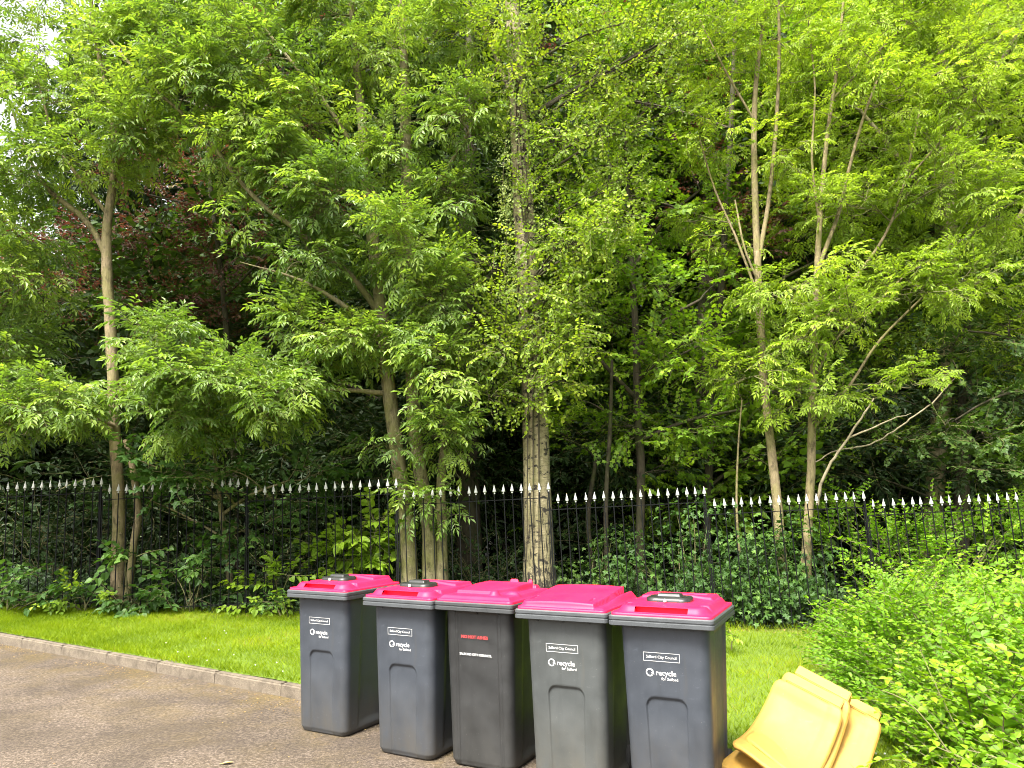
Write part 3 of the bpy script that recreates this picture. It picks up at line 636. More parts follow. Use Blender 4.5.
# ------------------------------------------------------------------ yellow moulded panels dumped by the bush
def panel(label, TL, TR, BL, BR, sag=.115, th=.034, lip=.05):
    TL, TR, BL, BR = map(np.asarray, (TL, TR, BL, BR)); nu, nv = 26, 34; u, v = np.meshgrid(lin(0, 1, nu), lin(0, 1, nv))
    N = unit(np.cross(BL-TL, TR-TL)); N = N if N[2] > 0 else -N
    ru = .11; e = np.clip(ru-np.minimum(v, 1-v)*1.0, 0, ru)/ru; uu = .5+(u-.5)*(1-.12*(1-np.sqrt(np.maximum(1-e*e, 0))))
    P = (TL*(1-uu)[..., None]*(1-v)[..., None]+TR*uu[..., None]*(1-v)[..., None]+BL*(1-uu)[..., None]*v[..., None]+BR*uu[..., None]*v[..., None])
    dz = -sag*np.sin(math.pi*v)+.006*np.sin(u*9)*sstep(0, .3, v)+.010*sstep(.80, .84, u)-.008*sstep(.10, .06, u)+.012*sstep(.12, .08, v)
    A = P+N*dz[..., None]; B = A-N*th; V = np.vstack([A.reshape(-1, 3), B.reshape(-1, 3)]); n = nu*nv
    j, i = np.meshgrid(np.arange(nv-1), np.arange(nu-1), indexing='ij'); a = (j*nu+i).ravel(); Q = np.stack([a, a+1, a+nu+1, a+nu], -1)
    Q2 = Q[:, ::-1]+n; per = list(range(nu))+[k*nu+nu-1 for k in range(1, nv)]+[(nv-1)*nu+k for k in range(nu-2, -1, -1)]+[k*nu for k in range(nv-2, 0, -1)]
    S2 = np.array([[per[(k+1) % len(per)], per[k], per[k]+n, per[(k+1) % len(per)]+n] for k in range(len(per))])
    c = V.mean(0); c[2] = V[:, 2].min()
    me = npmesh('moulded_panel', V-c, np.vstack([Q, Q2, S2]), [M['yellow']], smooth=False)
    bm = bmesh.new(); bm.from_mesh(me); bmesh.ops.recalc_face_normals(bm, faces=bm.faces[:])
    sh = [ed for ed in bm.edges if len(ed.link_faces) == 2 and ed.calc_face_angle(0) > .9]; bmesh.ops.bevel(bm, geom=sh, offset=.005, segments=2, affect='EDGES')
    for f in bm.faces: f.smooth = True
    bm.to_mesh(me); bm.free()
    root = link('plastic_panel', None, None, c); tag(root, label, 'panel', 'yellow plastic panels dumped at the bush'); link('sheet', me, root)
    # folded flange along the top edge
    b = MB(); W_ = unit(TR-TL); Dn = unit(BL-TL); q0 = TL+W_*.06+N*.012-Dn*.005; q1 = TR-W_*.03+N*.012-Dn*.005
    Vv = []
    for q in (q0, q1):
        for k, h in ((0, 0), (.05, .004), (.054, -.07), (.0, -.075)): Vv.append(q-Dn*k*1.4+N*h-c)
    b.add(Vv, [(0, 1, 2, 3), (7, 6, 5, 4), (0, 4, 5, 1), (1, 5, 6, 2), (2, 6, 7, 3), (3, 7, 4, 0)]); link('flange', b.mesh('flange', M['yellow'], bevel=.005), root)
    return root
TL, TR, BL, BR = at(776, 677, 4.75), at(845, 713, 4.5), at(730, 741, 4.42), at(806, 792, 4.14)
panel('curved yellow plastic panel on top of the leaning stack, facing the bins', TL, TR, BL, BR)
o = np.array([.075, .05, .028]); panel('yellow plastic panel directly behind the front curved one, its thick top edge showing', TL+o, TR+o*.85, BL+o*1.2-[0, 0, .03], BR+o*1.0-[0, 0, .05])
o = np.array([.20, .05, -.07]); panel('orange-yellow panel deepest in the stack, half hidden by bush leaves', TL+o, TR+o*1.0+[.03, 0, -.02], BL+o*1.1, BR+o*1.3-[0, 0, .05], .05)
o = np.array([-.02, -.02, -.05]); panel('lowest yellow panel, corner poking out beneath the curved one', at(752, 735, 4.62), at(800, 775, 4.5), at(718, 762, 4.46), at(775, 812, 4.2), .03)

# ------------------------------------------------------------------ iron railings
f = empty('railing_fence', (0, float(yfen(0)), float(zf(0))), 'black iron railings with white spear tips stepping down the slope behind the lawn', 'fence')
fm = MB(); fm.lathe([(.006, -.140), (.013, -.136), (.013, -.128), (.006, -.120), (.008, -.113), (.027, -.109), (.029, -.101), (.020, -.066), (.010, -.034), (.004, -.010), (.0008, 0)], 8, sy=.55); fm.v = [(x*.9, y*.9, z*.95) for x, y, z in fm.v]; finm = fm.mesh('finial', M['finial_white'], True)
TIPS = [2.295, 2.187, 2.063, 1.903, 1.737, 1.566, 1.452, 1.33]
f0 = np.array(f.location)
pm = MB(); pm.lathe([(.0078, .03), (.0078, 1.70)], 8); palem = pm.mesh('pale', M['fence_black'])
pm = MB(); pm.box((-.011, -.011, -.35), (.011, .011, 1.70)); postm = pm.mesh('post', M['fence_black'])
for k in range(8):
    xa = -8.065+2.125*k; top = TIPS[k]; ang = math.atan(-.044)
    b = MB(); b.add([(x, y, z) for y in (-.005, .005) for x, z in ((.02, .088), (2.105, .088), (2.105, 1.624), (.02, 1.624), (.030, .100), (2.095, .100), (2.095, 1.613), (.030, 1.613))], [(0, 1, 5, 4), (1, 2, 6, 5), (2, 3, 7, 6), (3, 0, 4, 7), (12, 13, 9, 8), (13, 14, 10, 9), (14, 15, 11, 10), (15, 12, 8, 11), (8, 9, 1, 0), (9, 10, 2, 1), (10, 11, 3, 2), (11, 8, 0, 3), (4, 5, 13, 12), (5, 6, 14, 13), (6, 7, 15, 14), (7, 4, 12, 15)])
    p = link('fence_panel', b.mesh('fence_panel', M['fence_black']), f); p.location = (xa-f0[0], float(yfen(xa))-f0[1], top-1.834-f0[2]); p.rotation_euler = (0, 0, ang)
    for j in range(1, 17):
        xx = .125*j+rng.normal(0, .0025); q = link('pale', palem, p, (xx, -.0, 0)); t_ = rng.normal(0, .004); q.rotation_euler = (0, t_, 0)
        e = link('finial', finm, p, (xx+1.83*t_, 0, 1.834+rng.normal(0, .003))); e.rotation_euler = (rng.normal(0, .03), rng.normal(0, .03), rng.normal(0, .25))
    link('post', postm, p, (2.125, 0, 0)); link('finial', finm, p, (2.125, 0, 1.834))

# ------------------------------------------------------------------ front trees (stems traced, crowns in clumps)
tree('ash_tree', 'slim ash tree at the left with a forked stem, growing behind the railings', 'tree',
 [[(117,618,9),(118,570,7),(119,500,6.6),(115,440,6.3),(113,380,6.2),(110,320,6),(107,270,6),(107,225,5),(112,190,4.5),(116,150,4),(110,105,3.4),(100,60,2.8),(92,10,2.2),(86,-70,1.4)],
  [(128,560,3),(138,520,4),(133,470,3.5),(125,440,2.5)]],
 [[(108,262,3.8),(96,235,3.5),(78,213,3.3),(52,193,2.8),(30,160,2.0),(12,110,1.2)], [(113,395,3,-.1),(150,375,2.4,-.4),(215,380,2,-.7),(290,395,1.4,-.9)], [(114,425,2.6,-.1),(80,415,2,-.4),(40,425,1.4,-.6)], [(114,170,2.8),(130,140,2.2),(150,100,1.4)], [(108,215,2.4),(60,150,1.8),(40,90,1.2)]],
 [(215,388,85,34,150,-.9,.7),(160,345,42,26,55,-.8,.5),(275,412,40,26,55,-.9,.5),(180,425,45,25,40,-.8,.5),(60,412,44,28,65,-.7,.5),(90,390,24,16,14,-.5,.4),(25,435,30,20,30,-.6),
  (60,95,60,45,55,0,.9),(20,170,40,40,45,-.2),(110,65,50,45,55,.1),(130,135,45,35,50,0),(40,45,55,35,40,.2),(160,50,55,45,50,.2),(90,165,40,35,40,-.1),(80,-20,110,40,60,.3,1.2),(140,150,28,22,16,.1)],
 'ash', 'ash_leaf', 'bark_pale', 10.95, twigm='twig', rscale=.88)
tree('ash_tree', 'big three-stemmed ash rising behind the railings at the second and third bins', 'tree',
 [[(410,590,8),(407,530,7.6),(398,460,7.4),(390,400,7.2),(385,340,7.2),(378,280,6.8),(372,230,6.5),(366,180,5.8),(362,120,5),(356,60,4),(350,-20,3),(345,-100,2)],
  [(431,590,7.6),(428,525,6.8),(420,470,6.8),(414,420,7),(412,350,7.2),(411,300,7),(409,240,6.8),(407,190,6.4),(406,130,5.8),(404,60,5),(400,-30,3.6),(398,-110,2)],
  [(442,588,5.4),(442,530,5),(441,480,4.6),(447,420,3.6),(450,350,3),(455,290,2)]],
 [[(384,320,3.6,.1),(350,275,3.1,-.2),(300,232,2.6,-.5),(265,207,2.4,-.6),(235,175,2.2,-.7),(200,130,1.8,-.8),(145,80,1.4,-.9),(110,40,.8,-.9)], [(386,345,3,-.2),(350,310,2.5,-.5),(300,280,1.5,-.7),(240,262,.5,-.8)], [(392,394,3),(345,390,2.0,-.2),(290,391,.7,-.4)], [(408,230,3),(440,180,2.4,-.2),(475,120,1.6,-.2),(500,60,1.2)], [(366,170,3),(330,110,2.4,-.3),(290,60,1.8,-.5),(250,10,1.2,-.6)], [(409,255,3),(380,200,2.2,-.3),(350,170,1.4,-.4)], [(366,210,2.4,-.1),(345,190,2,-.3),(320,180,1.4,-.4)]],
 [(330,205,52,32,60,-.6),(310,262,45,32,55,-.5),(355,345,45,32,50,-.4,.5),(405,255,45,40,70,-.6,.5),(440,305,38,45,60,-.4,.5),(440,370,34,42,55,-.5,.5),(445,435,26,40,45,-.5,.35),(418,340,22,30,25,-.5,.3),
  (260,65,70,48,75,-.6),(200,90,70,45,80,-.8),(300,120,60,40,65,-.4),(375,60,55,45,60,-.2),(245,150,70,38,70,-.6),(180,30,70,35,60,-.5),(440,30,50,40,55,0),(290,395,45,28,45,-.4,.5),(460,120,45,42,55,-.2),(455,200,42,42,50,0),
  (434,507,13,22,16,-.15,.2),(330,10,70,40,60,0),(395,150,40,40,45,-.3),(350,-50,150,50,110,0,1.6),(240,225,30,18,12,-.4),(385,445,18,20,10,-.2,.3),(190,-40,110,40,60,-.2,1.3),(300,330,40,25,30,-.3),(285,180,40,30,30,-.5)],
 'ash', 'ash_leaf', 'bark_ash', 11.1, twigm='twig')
tree('birch_tree', 'stout birch in the middle with pale diamond-marked bark and a rough dark foot', 'tree',
 [[(540,592,16.5),(539,545,14.5),(537,480,13.6),(535,420,13),(533,370,12.4),(530,320,11.8),(527,270,11.2),(524,220,11),(521,160,10.3),(518,100,9.5),(514,40,8.3),(510,-40,6.5),(505,-130,4)]],
 [[(518,110,3),(497,60,2.2,.2),(477,10,1.4,.3)]],
 [(565,240,46,22,40,-.8,.5),(605,225,44,20,36,-.8,.5),(545,300,34,26,34,-.55,.35),(548,352,36,26,40,-.6,.35),(500,350,40,30,40,-.5,.35),(500,290,34,34,34,-.4,.35),(495,330,24,45,40,-.5,.35),(560,330,34,48,60,-.5,.45),(488,395,26,28,28,-.5,.3),(560,375,30,30,36,-.5,.35),(590,240,50,38,70,-.5),(545,50,55,50,60,0),(605,60,60,55,75,.1),(650,120,60,55,70,.2),(480,40,45,45,45,.2),(600,130,45,45,50,0),(575,300,32,30,35,-.4,.4),
  (540,-40,130,45,80,0,1.5),(680,50,55,50,60,.3),(470,260,28,40,30,-.1),(535,400,22,20,18,-.5,.25),(512,20,40,34,50,-.4,.3),(518,80,40,38,54,-.4,.3),(524,140,34,34,24,-.3,.25),(530,205,30,34,14,-.3,.22),(620,70,60,50,50,-.3),(570,130,50,46,44,-.3),(690,30,60,46,46,0),(620,190,45,35,45,0),(640,20,60,40,50,.4)],
 'birch', 'birch_leaf', 'bark_birch', 10.95, twigm='bark_dark', flare=1.2, wob=.06, dens=1.15)
tree('climbing_ivy', 'pale variegated ivy climbing the middle birch trunk', 'ivy', [],
 [[(533,385,2.5,-.2),(531,330,2.2,-.2),(525,270,2,-.18),(519,200,1.8,-.17),(516,140,1.2,-.15)]],
 [(533,372,14,18,12,-.22,.15),(531,335,19,20,24,-.22,.2),(528,295,20,22,28,-.22,.2),(525,255,20,22,30,-.2,.2),(523,215,18,22,28,-.2,.2),(520,175,17,22,24,-.2,.2),(518,135,16,22,20,-.2,.18),(515,95,14,22,14,-.15,.18),(503,230,8,70,26,-.2,.12)],
 'ivy', 'ivy_pale', 'bark_dark', 10.95, wob=.1, crown_name='foliage') if False else None
tree('field_maple', 'maple with layered sunlit tiers just right of the birch', 'tree',
 [[(640,605,5),(640,540,4.4),(641,470,4.2),(638,420,4),(636,340,3.6),(632,270,3),(628,190,2.4),(625,110,1.6)], [(607,585,2.6,-.4),(606,500,2.2,-.4),(610,430,2,-.4),(612,360,1.4,-.4)], [(596,590,3,.2),(588,520,2.4,.2),(596,460,2,.2)]],
 [[(637,350,2.6),(665,320,2,-.3),(700,300,1.4,-.5)], [(638,400,2.4),(600,360,2,-.3),(580,330,1.2,-.4)], [(640,440,2.4),(690,420,1.8,-.2),(740,410,1.2,-.3)], [(632,270,2.2),(665,220,1.8),(700,190,1.2)]],
 [(612,262,52,18,45,-.8,.6),(665,288,52,18,45,-.8,.6),(690,338,48,16,40,-.7,.6),(595,308,34,22,28,-.6),(650,365,60,24,50,-.4,.7),(625,425,60,32,60,-.1,.8),(695,428,60,34,60,0,.8),(565,440,32,40,30,.1),(640,215,70,38,70,0,.9),(600,165,65,45,70,.3,.9),(690,175,60,48,70,.3,.9),(740,330,40,30,30,.3),(660,470,50,22,35,0),(725,280,40,24,28,.3),(575,400,30,24,22,0),(560,250,40,40,35,.5)],
 'maple', 'maple_leaf', 'bark_dark', 12.0, twigm='bark_dark')
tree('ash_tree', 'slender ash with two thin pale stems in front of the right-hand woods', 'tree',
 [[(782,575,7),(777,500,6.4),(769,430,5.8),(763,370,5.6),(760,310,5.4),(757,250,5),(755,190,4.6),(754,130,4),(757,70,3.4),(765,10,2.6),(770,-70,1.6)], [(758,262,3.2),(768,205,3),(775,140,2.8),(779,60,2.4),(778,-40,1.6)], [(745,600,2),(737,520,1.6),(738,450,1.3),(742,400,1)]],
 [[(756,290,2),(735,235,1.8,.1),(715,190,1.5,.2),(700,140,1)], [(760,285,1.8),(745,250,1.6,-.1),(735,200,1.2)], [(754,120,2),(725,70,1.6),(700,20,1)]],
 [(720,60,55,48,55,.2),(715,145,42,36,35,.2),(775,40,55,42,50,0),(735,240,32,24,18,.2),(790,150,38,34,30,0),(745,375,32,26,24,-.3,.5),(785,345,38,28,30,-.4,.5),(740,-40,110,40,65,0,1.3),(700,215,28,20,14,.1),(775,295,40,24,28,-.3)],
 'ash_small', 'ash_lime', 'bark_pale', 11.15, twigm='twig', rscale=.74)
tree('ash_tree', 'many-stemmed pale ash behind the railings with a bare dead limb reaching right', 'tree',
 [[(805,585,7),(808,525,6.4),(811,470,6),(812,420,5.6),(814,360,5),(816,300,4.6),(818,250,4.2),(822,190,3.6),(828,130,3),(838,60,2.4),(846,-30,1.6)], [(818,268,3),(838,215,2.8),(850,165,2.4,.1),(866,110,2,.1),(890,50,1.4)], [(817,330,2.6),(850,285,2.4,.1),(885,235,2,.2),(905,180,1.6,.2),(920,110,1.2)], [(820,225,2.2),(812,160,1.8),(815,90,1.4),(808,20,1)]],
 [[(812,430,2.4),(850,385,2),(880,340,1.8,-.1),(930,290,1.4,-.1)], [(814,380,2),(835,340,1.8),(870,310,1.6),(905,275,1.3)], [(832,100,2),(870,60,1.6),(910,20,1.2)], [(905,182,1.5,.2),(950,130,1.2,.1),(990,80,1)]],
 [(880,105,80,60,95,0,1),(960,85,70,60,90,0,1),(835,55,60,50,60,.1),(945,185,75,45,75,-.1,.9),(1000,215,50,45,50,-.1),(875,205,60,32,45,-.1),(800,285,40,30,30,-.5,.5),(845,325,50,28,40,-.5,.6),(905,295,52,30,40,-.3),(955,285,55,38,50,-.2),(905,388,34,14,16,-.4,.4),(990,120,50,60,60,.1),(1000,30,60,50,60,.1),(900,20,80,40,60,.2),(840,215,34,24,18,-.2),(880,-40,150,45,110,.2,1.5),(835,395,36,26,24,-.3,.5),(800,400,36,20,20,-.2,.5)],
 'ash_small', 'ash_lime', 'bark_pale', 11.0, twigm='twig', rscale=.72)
def at_s(pl, Y): return smooth_line(np.array([[*at(x, y, Y+d), r] for x, y, r, d in pl]), .08)
# dead limb leaning out of the pale ash (its own look, part of that tree)
ash_r = [o for o in COL.objects if o.get('label', '').startswith('many-stemmed')][0]
b = MB()
for pl in ([(818,505,.045,-.25),(820,486,.042,-.3),(832,462,.036,-.4),(848,438,.032,-.5),(862,418,.026,-.6),(874,398,.018,-.65)], [(848,438,.026,-.5),(868,430,.022,-.6),(890,420,.017,-.7),(912,413,.010,-.75)], [(815,462,.014,-.1),(838,450,.018,-.1),(870,445,.020,-.1),(902,425,.022,0),(935,400,.02,.1),(955,378,.012,.1)]):
    a = at_s(pl, 11.0); b.tube(a[:, :3]-np.array(ash_r.location)+rng.normal(0, .006, (len(a), 3)), a[:, 3]*.55, 7)
tag(link('dead_limb', b.mesh('dead_limb', M['dead_wood'], True), ash_r), 'bare grey dead limb')

# ivy on the birch
tv = []
root = empty('climbing_ivy', at(533, 390, 10.72), 'pale variegated ivy climbing the middle birch trunk', 'ivy'); r0 = np.array(root.location)
b = MB(); P, D, T = [], [], []
for k in range(3):
    a = at_s([(533+6*k-6, 560, .006, -.24), (533+5*k-5, 380, .016, -.21), (528, 270, .013, -.19), (519+4*k, 180, .010, -.17), (515, 70, .006, -.13)], 10.95); b.tube(a[:, :3]-r0, a[:, 3], 5)
link('stem', b.mesh('stem', M['bark_dark'], True), root)
for py in range(60, 392, 6):
    px = np.interp(py, [40, 160, 270, 390], [514, 521, 527, 534]); n = int(np.interp(py+22*math.sin(py*.09), [60, 120, 200, 340, 390], [1, 3, 4, 4, 1]))
    for _ in range(n):
        a = rng.uniform(-1.9, 1.9); c = at(px, py+rng.uniform(-4, 4), 10.95); rr = rng.uniform(.16, .40); d = np.array([math.sin(a), -math.cos(a), -.1]); P.append(c+d*rr); D.append(d+jit(.3)); T.append(np.clip(rng.normal(.55, .28), 0, 1))
P = np.array(P); link('foliage', foliage('foliage', 'ivy', P-r0, np.array(D), U+rng.normal(0, .2, P.shape), rng.uniform(.55, .95, len(P)), np.array(T), [M['ivy_pale'], M['twig']]), root)

sv = empty('hanging_creeper', at(505, 300, 10.6), 'pale strand of creeper hanging just left of the birch trunk', 'creeper'); s0 = np.array(sv.location); b = MB()
a = at_s([(508, 120, .004, -.35), (503, 180, .004, -.36), (507, 240, .003, -.36), (502, 300, .002, -.36)], 10.95); b.tube(a[:, :3]-s0, a[:, 3], 4); link('stem', b.mesh('stem', M['twig'], True), sv)
P = a[rng.integers(0, len(a), 46), :3]+rng.normal(0, .05, (46, 3)); link('foliage', foliage('foliage', 'ivy', P-s0, rng.normal(0, 1, (46, 3))+[0, -.6, -.3], U+rng.normal(0, .3, (46, 3)), rng.uniform(.35, .65, 46), rng.uniform(.5, 1, 46), [M['ivy_pale'], M['twig']]), sv)

# ------------------------------------------------------------------ second rank: copper beech, yew, beech, right-hand ash and lime
tree('copper_beech', 'dark red copper beech showing through the leaves on the left', 'tree',
 [[(240,590,16),(236,480,14),(230,380,12),(222,280,10),(210,180,8),(205,60,6),(200,-60,3)]], [[(230,370,6),(150,300,4),(70,270,2.5)], [(222,300,5),(290,230,3.5),(340,170,2)], [(214,210,5),(130,190,3),(60,170,2)]],
 [(60,250,55,40,70),(75,300,50,32,55),(160,225,60,40,75),(235,255,60,36,65),(185,300,60,34,60),(140,170,50,32,40),(215,180,60,40,60,.5),(300,190,60,40,50,.6),(130,320,60,26,50),(120,240,40,30,40),(250,330,60,26,40,.4),(270,110,60,60,50,.8),(170,100,50,30,25,.8),(150,25,30,24,14),(310,20,80,60,60,1)],
 'beech', 'copper_leaf', 'bark_dark', 13.4, sc=.95, rscale=.28, dens=1.0)
tree('copper_beech', 'red-leaved beech glimpsed high between the birch and the right-hand ash', 'tree',
 [[(700,600,12),(702,450,11),(706,320,9),(708,180,7),(700,40,5),(695,-80,3)]], [[(706,300,4),(745,250,3),(790,215,2)], [(706,160,4),(670,90,3),(640,30,2)], [(705,360,3),(800,320,2.4),(860,270,2)]],
 [(645,22,50,34,50,-1),(690,110,45,38,45,-1),(665,75,40,30,35,-1),(725,185,40,34,40,-1),(748,255,45,48,60,-1.2),(800,210,42,40,35,-.5),(860,268,46,26,40,-1),(705,240,50,50,50,0),(560,65,40,30,25,-.5),(620,110,50,40,30,0),(770,120,60,50,40,.2)],
 'beech', 'copper_leaf', 'bark_dark', 15.5, sc=1.15)
tree('yew_tree', 'dark dense evergreen between the three-stemmed ash and the birch', 'tree',
 [[(470,600,13),(468,480,12),(466,350,11),(468,220,9),(470,90,6),(470,-40,3)]], [[(466,360,5),(420,300,3),(390,270,2)], [(467,300,5),(520,250,3),(560,230,2)]],
 [(465,215,60,70,130),(485,320,60,52,110),(450,110,70,55,110),(480,20,80,55,110),(400,300,60,50,90),(545,260,50,55,80),(560,170,60,60,90,.3),(310,320,70,50,90,.6),(330,210,60,50,70,.8),(440,400,60,32,60,.3),(520,400,55,35,55,.3),(250,350,50,35,50,.6),(350,80,80,70,80,1),(390,170,50,50,60,.6)],
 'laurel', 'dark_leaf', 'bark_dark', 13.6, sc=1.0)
tree('beech_tree', 'broad green beech filling the gap right of the maple', 'tree',
 [[(705,600,8),(708,500,7),(712,400,6.5),(720,300,6),(728,180,5),(735,40,4),(738,-60,2)]], [[(712,400,4),(660,340,3),(610,310,2)], [(718,320,4),(780,280,3),(840,250,2)]],
 [(600,190,70,60,80,.5),(660,240,70,50,75,.3),(740,200,60,55,60,.6),(620,330,70,40,65,0),(700,370,70,38,70,0),(780,390,60,40,60,0),(830,420,60,35,55,.2),(610,100,70,60,75,.9),(720,80,80,60,75,1),(640,430,70,35,60,.2),(760,460,80,28,60,.3),(680,500,70,25,45,.4),(850,350,60,40,50,.3),(570,340,40,40,35,.2),(800,60,70,60,55,1)],
 'beech', 'maple_leaf', 'bark_dark', 13.2, sc=1.2, rscale=.6, dens=1.0)
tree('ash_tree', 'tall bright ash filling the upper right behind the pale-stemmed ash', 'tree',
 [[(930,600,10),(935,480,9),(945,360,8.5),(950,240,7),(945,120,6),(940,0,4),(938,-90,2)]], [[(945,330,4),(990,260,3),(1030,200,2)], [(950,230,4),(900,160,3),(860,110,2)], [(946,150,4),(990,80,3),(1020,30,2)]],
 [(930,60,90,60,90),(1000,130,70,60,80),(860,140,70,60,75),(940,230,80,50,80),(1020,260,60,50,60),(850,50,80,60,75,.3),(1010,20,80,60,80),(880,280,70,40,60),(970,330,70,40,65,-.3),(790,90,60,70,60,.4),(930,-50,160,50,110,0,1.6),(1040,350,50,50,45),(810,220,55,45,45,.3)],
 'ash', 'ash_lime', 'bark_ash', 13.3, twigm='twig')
tree('lime_tree', 'leaning lime at the right edge with drooping leaves over the railings', 'tree',
 [[(1075,620,11),(1072,520,10),(1066,430,9),(1060,330,8),(1056,200,6),(1052,60,4)]], [[(1066,430,4.5),(1030,392,4,-.2),(990,400,2.6,-.4),(955,420,1.6,-.5)], [(1064,390,4),(1010,340,3,-.2),(960,330,2,-.3)]],
 [(985,438,40,22,40,-.6,.6),(945,425,30,20,22,-.6,.5),(1010,470,36,18,26,-.4,.5),(1010,330,45,35,45,-.2),(950,350,45,28,36,-.2),(1000,395,45,20,30,-.2),(910,440,36,22,26,0),(1040,270,45,50,45,0),(960,470,36,12,14,-.3)],
 'maple', 'mid_leaf', 'bark_dark', 11.6, rscale=.45)
tree('holly_tree', 'glossy dark holly low in shade behind the right-hand railings', 'tree',
 [[(960,600,8),(962,500,7),(965,400,6),(968,320,3)]], [], [(965,350,60,40,80),(930,400,60,35,75),(1000,430,70,40,90),(890,440,60,30,65),(950,470,70,25,60),(870,390,50,35,50),(1040,390,50,50,60),(850,470,50,22,40)],
 'laurel', 'dark_leaf', 'bark_dark', 13.0)
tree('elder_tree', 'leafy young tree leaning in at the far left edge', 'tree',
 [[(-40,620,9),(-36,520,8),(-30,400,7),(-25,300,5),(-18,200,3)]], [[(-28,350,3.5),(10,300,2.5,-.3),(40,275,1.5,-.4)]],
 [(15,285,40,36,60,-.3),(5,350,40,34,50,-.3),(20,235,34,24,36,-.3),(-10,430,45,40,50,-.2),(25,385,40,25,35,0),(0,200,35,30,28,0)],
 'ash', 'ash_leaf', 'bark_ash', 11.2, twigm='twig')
tree('sycamore_sapling', 'sycamore sapling spreading flat dark leaves over the left spear tips', 'sapling',
 [[(232,612,3.5),(228,560,3),(222,520,2.6),(218,480,2),(212,440,1.4)]], [[(222,515,2),(250,495,1.5,-.2),(290,480,1,-.2)]],
 [(205,478,38,12,16,-.75,.4),(180,470,30,14,14,-.6,.4),(230,470,36,18,20,-.5,.4),(125,455,30,20,16,-.5,.4),(280,500,40,20,24,.1),(250,530,50,26,30,.2),(150,500,40,24,26,.3),(310,470,40,20,22,.1)],
 'maple', 'broad_leaf', 'bark_ash', 11.15, sc=1.35, crown_name='foliage')

# ------------------------------------------------------------------ shrubs and plants
def plant(name, label, cat, px, py, Y, clumps, kind, leaf, sc=1.0, group=None, nst=5, rad=.012):
    base = at(px, py, Y); base[2] = float(zbase(base[0], base[1])); root = empty(name, base, label, cat, group); mpp = Y/F; P, D, T = [], [], []; b = MB()
    for q in clumps:
        cx, cy, rx, ry, n = q[:5]; dY = q[5] if len(q) > 5 else 0; dep = q[6] if len(q) > 6 else max(.3, .7*min(rx, ry)*mpp); c = at(cx, cy, Y+dY)
        p, d, C, t = cluster(c, (rx*mpp, dep, ry*mpp), n, 4, .25); g_ = zbase(p[:, 0], p[:, 1])+.05; p[:, 2] = np.maximum(p[:, 2], g_+rng.random(len(g_))*.15)
        P.append(p); D.append(d); T.append(t)
        for k in range(min(nst, len(C))):
            cc = C[k]; a0 = base+np.array([*rng.normal(0, .035, 2), -.05]); li = bez(a0, cc, .15); b.tube(li-base, np.linspace(rad, rad*.3, 8), 5)
    P = np.vstack(P); link('stem', b.mesh('stem', M['twig'], True), root)
    link('foliage', foliage('foliage', kind, P-base, np.vstack(D), U+rng.normal(0, .3, P.shape), rng.uniform(.75, 1.2, len(P))*sc, np.concatenate(T), [M[leaf], M['twig']]), root); return root
plant('broadleaf_plant', 'heart-leaved plant against the left ash trunk, poking through the railings', 'plant', 132, 612, 10.72, [(134,590,22,18,16,-.1,.2),(132,562,18,14,10,-.1,.2),(120,600,16,8,6,-.15,.15)], 'heart', 'broad_leaf', .95)
plant('broadleaf_plant', 'heart-leaved plant beneath the sycamore sapling, left of the first bin', 'plant', 190, 612, 10.75, [(180,580,28,24,24,0,.25),(205,570,26,24,20,.1,.25),(195,598,36,10,14,-.1,.2)], 'heart', 'broad_leaf', .9)
plant('leafy_shrub', 'low pale green shrub behind the railings just left of the first bin', 'shrub', 270, 612, 10.75, [(265,590,28,20,24,0,.25),(285,580,20,26,18,.1,.25)], 'heart', 'lime_leaf', .75)
plant('big_leaf_shrub', 'lime green big-leaved shrub seen through the railings above the first bins', 'shrub', 370, 600, 11.3, [(362,530,34,14,20,0,.3),(355,560,36,18,26,0,.3),(385,565,30,22,22,.1,.3),(350,545,20,14,10)], 'heart', 'lime_leaf', 1.15)
plant('leafy_shrub', 'small leafy clump at the railings at the left edge of the view', 'shrub', 8, 608, 10.65, [(8,588,22,22,22,-.1,.25),(50,598,30,10,14,0,.2)], 'heart', 'broad_leaf', .8)
plant('leafy_shrub', 'low leaves at the railing foot between the left edge and the slim ash', 'shrub', 85, 606, 10.62, [(85,596,26,9,12,0,.15),(100,585,10,12,5)], 'heart', 'lime_leaf', .6)
plant('dock_plant', 'single dock plant with long pale leaves on the lawn right of the nearest bin', 'plant', 733, 645, 8.6, [(733,640,9,7,5,0,.1)], 'laurel', 'lime_leaf', .8)
plant('grass_tuft', 'tuft of long strappy leaves at the railing foot beside the first bin', 'plant', 283, 614, 10.45, [(283,606,12,9,10,0,.15)], 'laurel', 'broad_leaf', .7)
ivb = 'ivy-clad mounds behind the railings'
plant('ivy_mound', 'ivy mound behind the railings above the nearest bin', 'ivy', 690, 625, 10.9, [(680,580,40,30,48,0,.4),(725,592,38,30,52,-.15,.35),(640,570,34,30,28,.1,.4),(690,525,40,18,18,.3)], 'ivy', 'broad_leaf', 1.2, ivb)
plant('ivy_mound', 'ivy mound round the foot of the right-hand pale stems, left of the bright bush', 'ivy', 785, 630, 10.75, [(770,575,36,40,60,0,.4),(800,565,30,44,50,.1,.4),(755,612,34,14,30,-.2,.3),(795,612,30,18,28,-.1,.3),(745,545,28,28,22,.2)], 'ivy', 'broad_leaf', 1.25, ivb)
plant('ivy_mound', 'dark ivy mound behind the railings between birch and maple stems', 'ivy', 600, 610, 11.3, [(585,580,34,22,26,0,.4),(612,555,30,24,20,.2,.4),(570,592,28,12,14)], 'ivy', 'mid_leaf', 1.05, ivb)
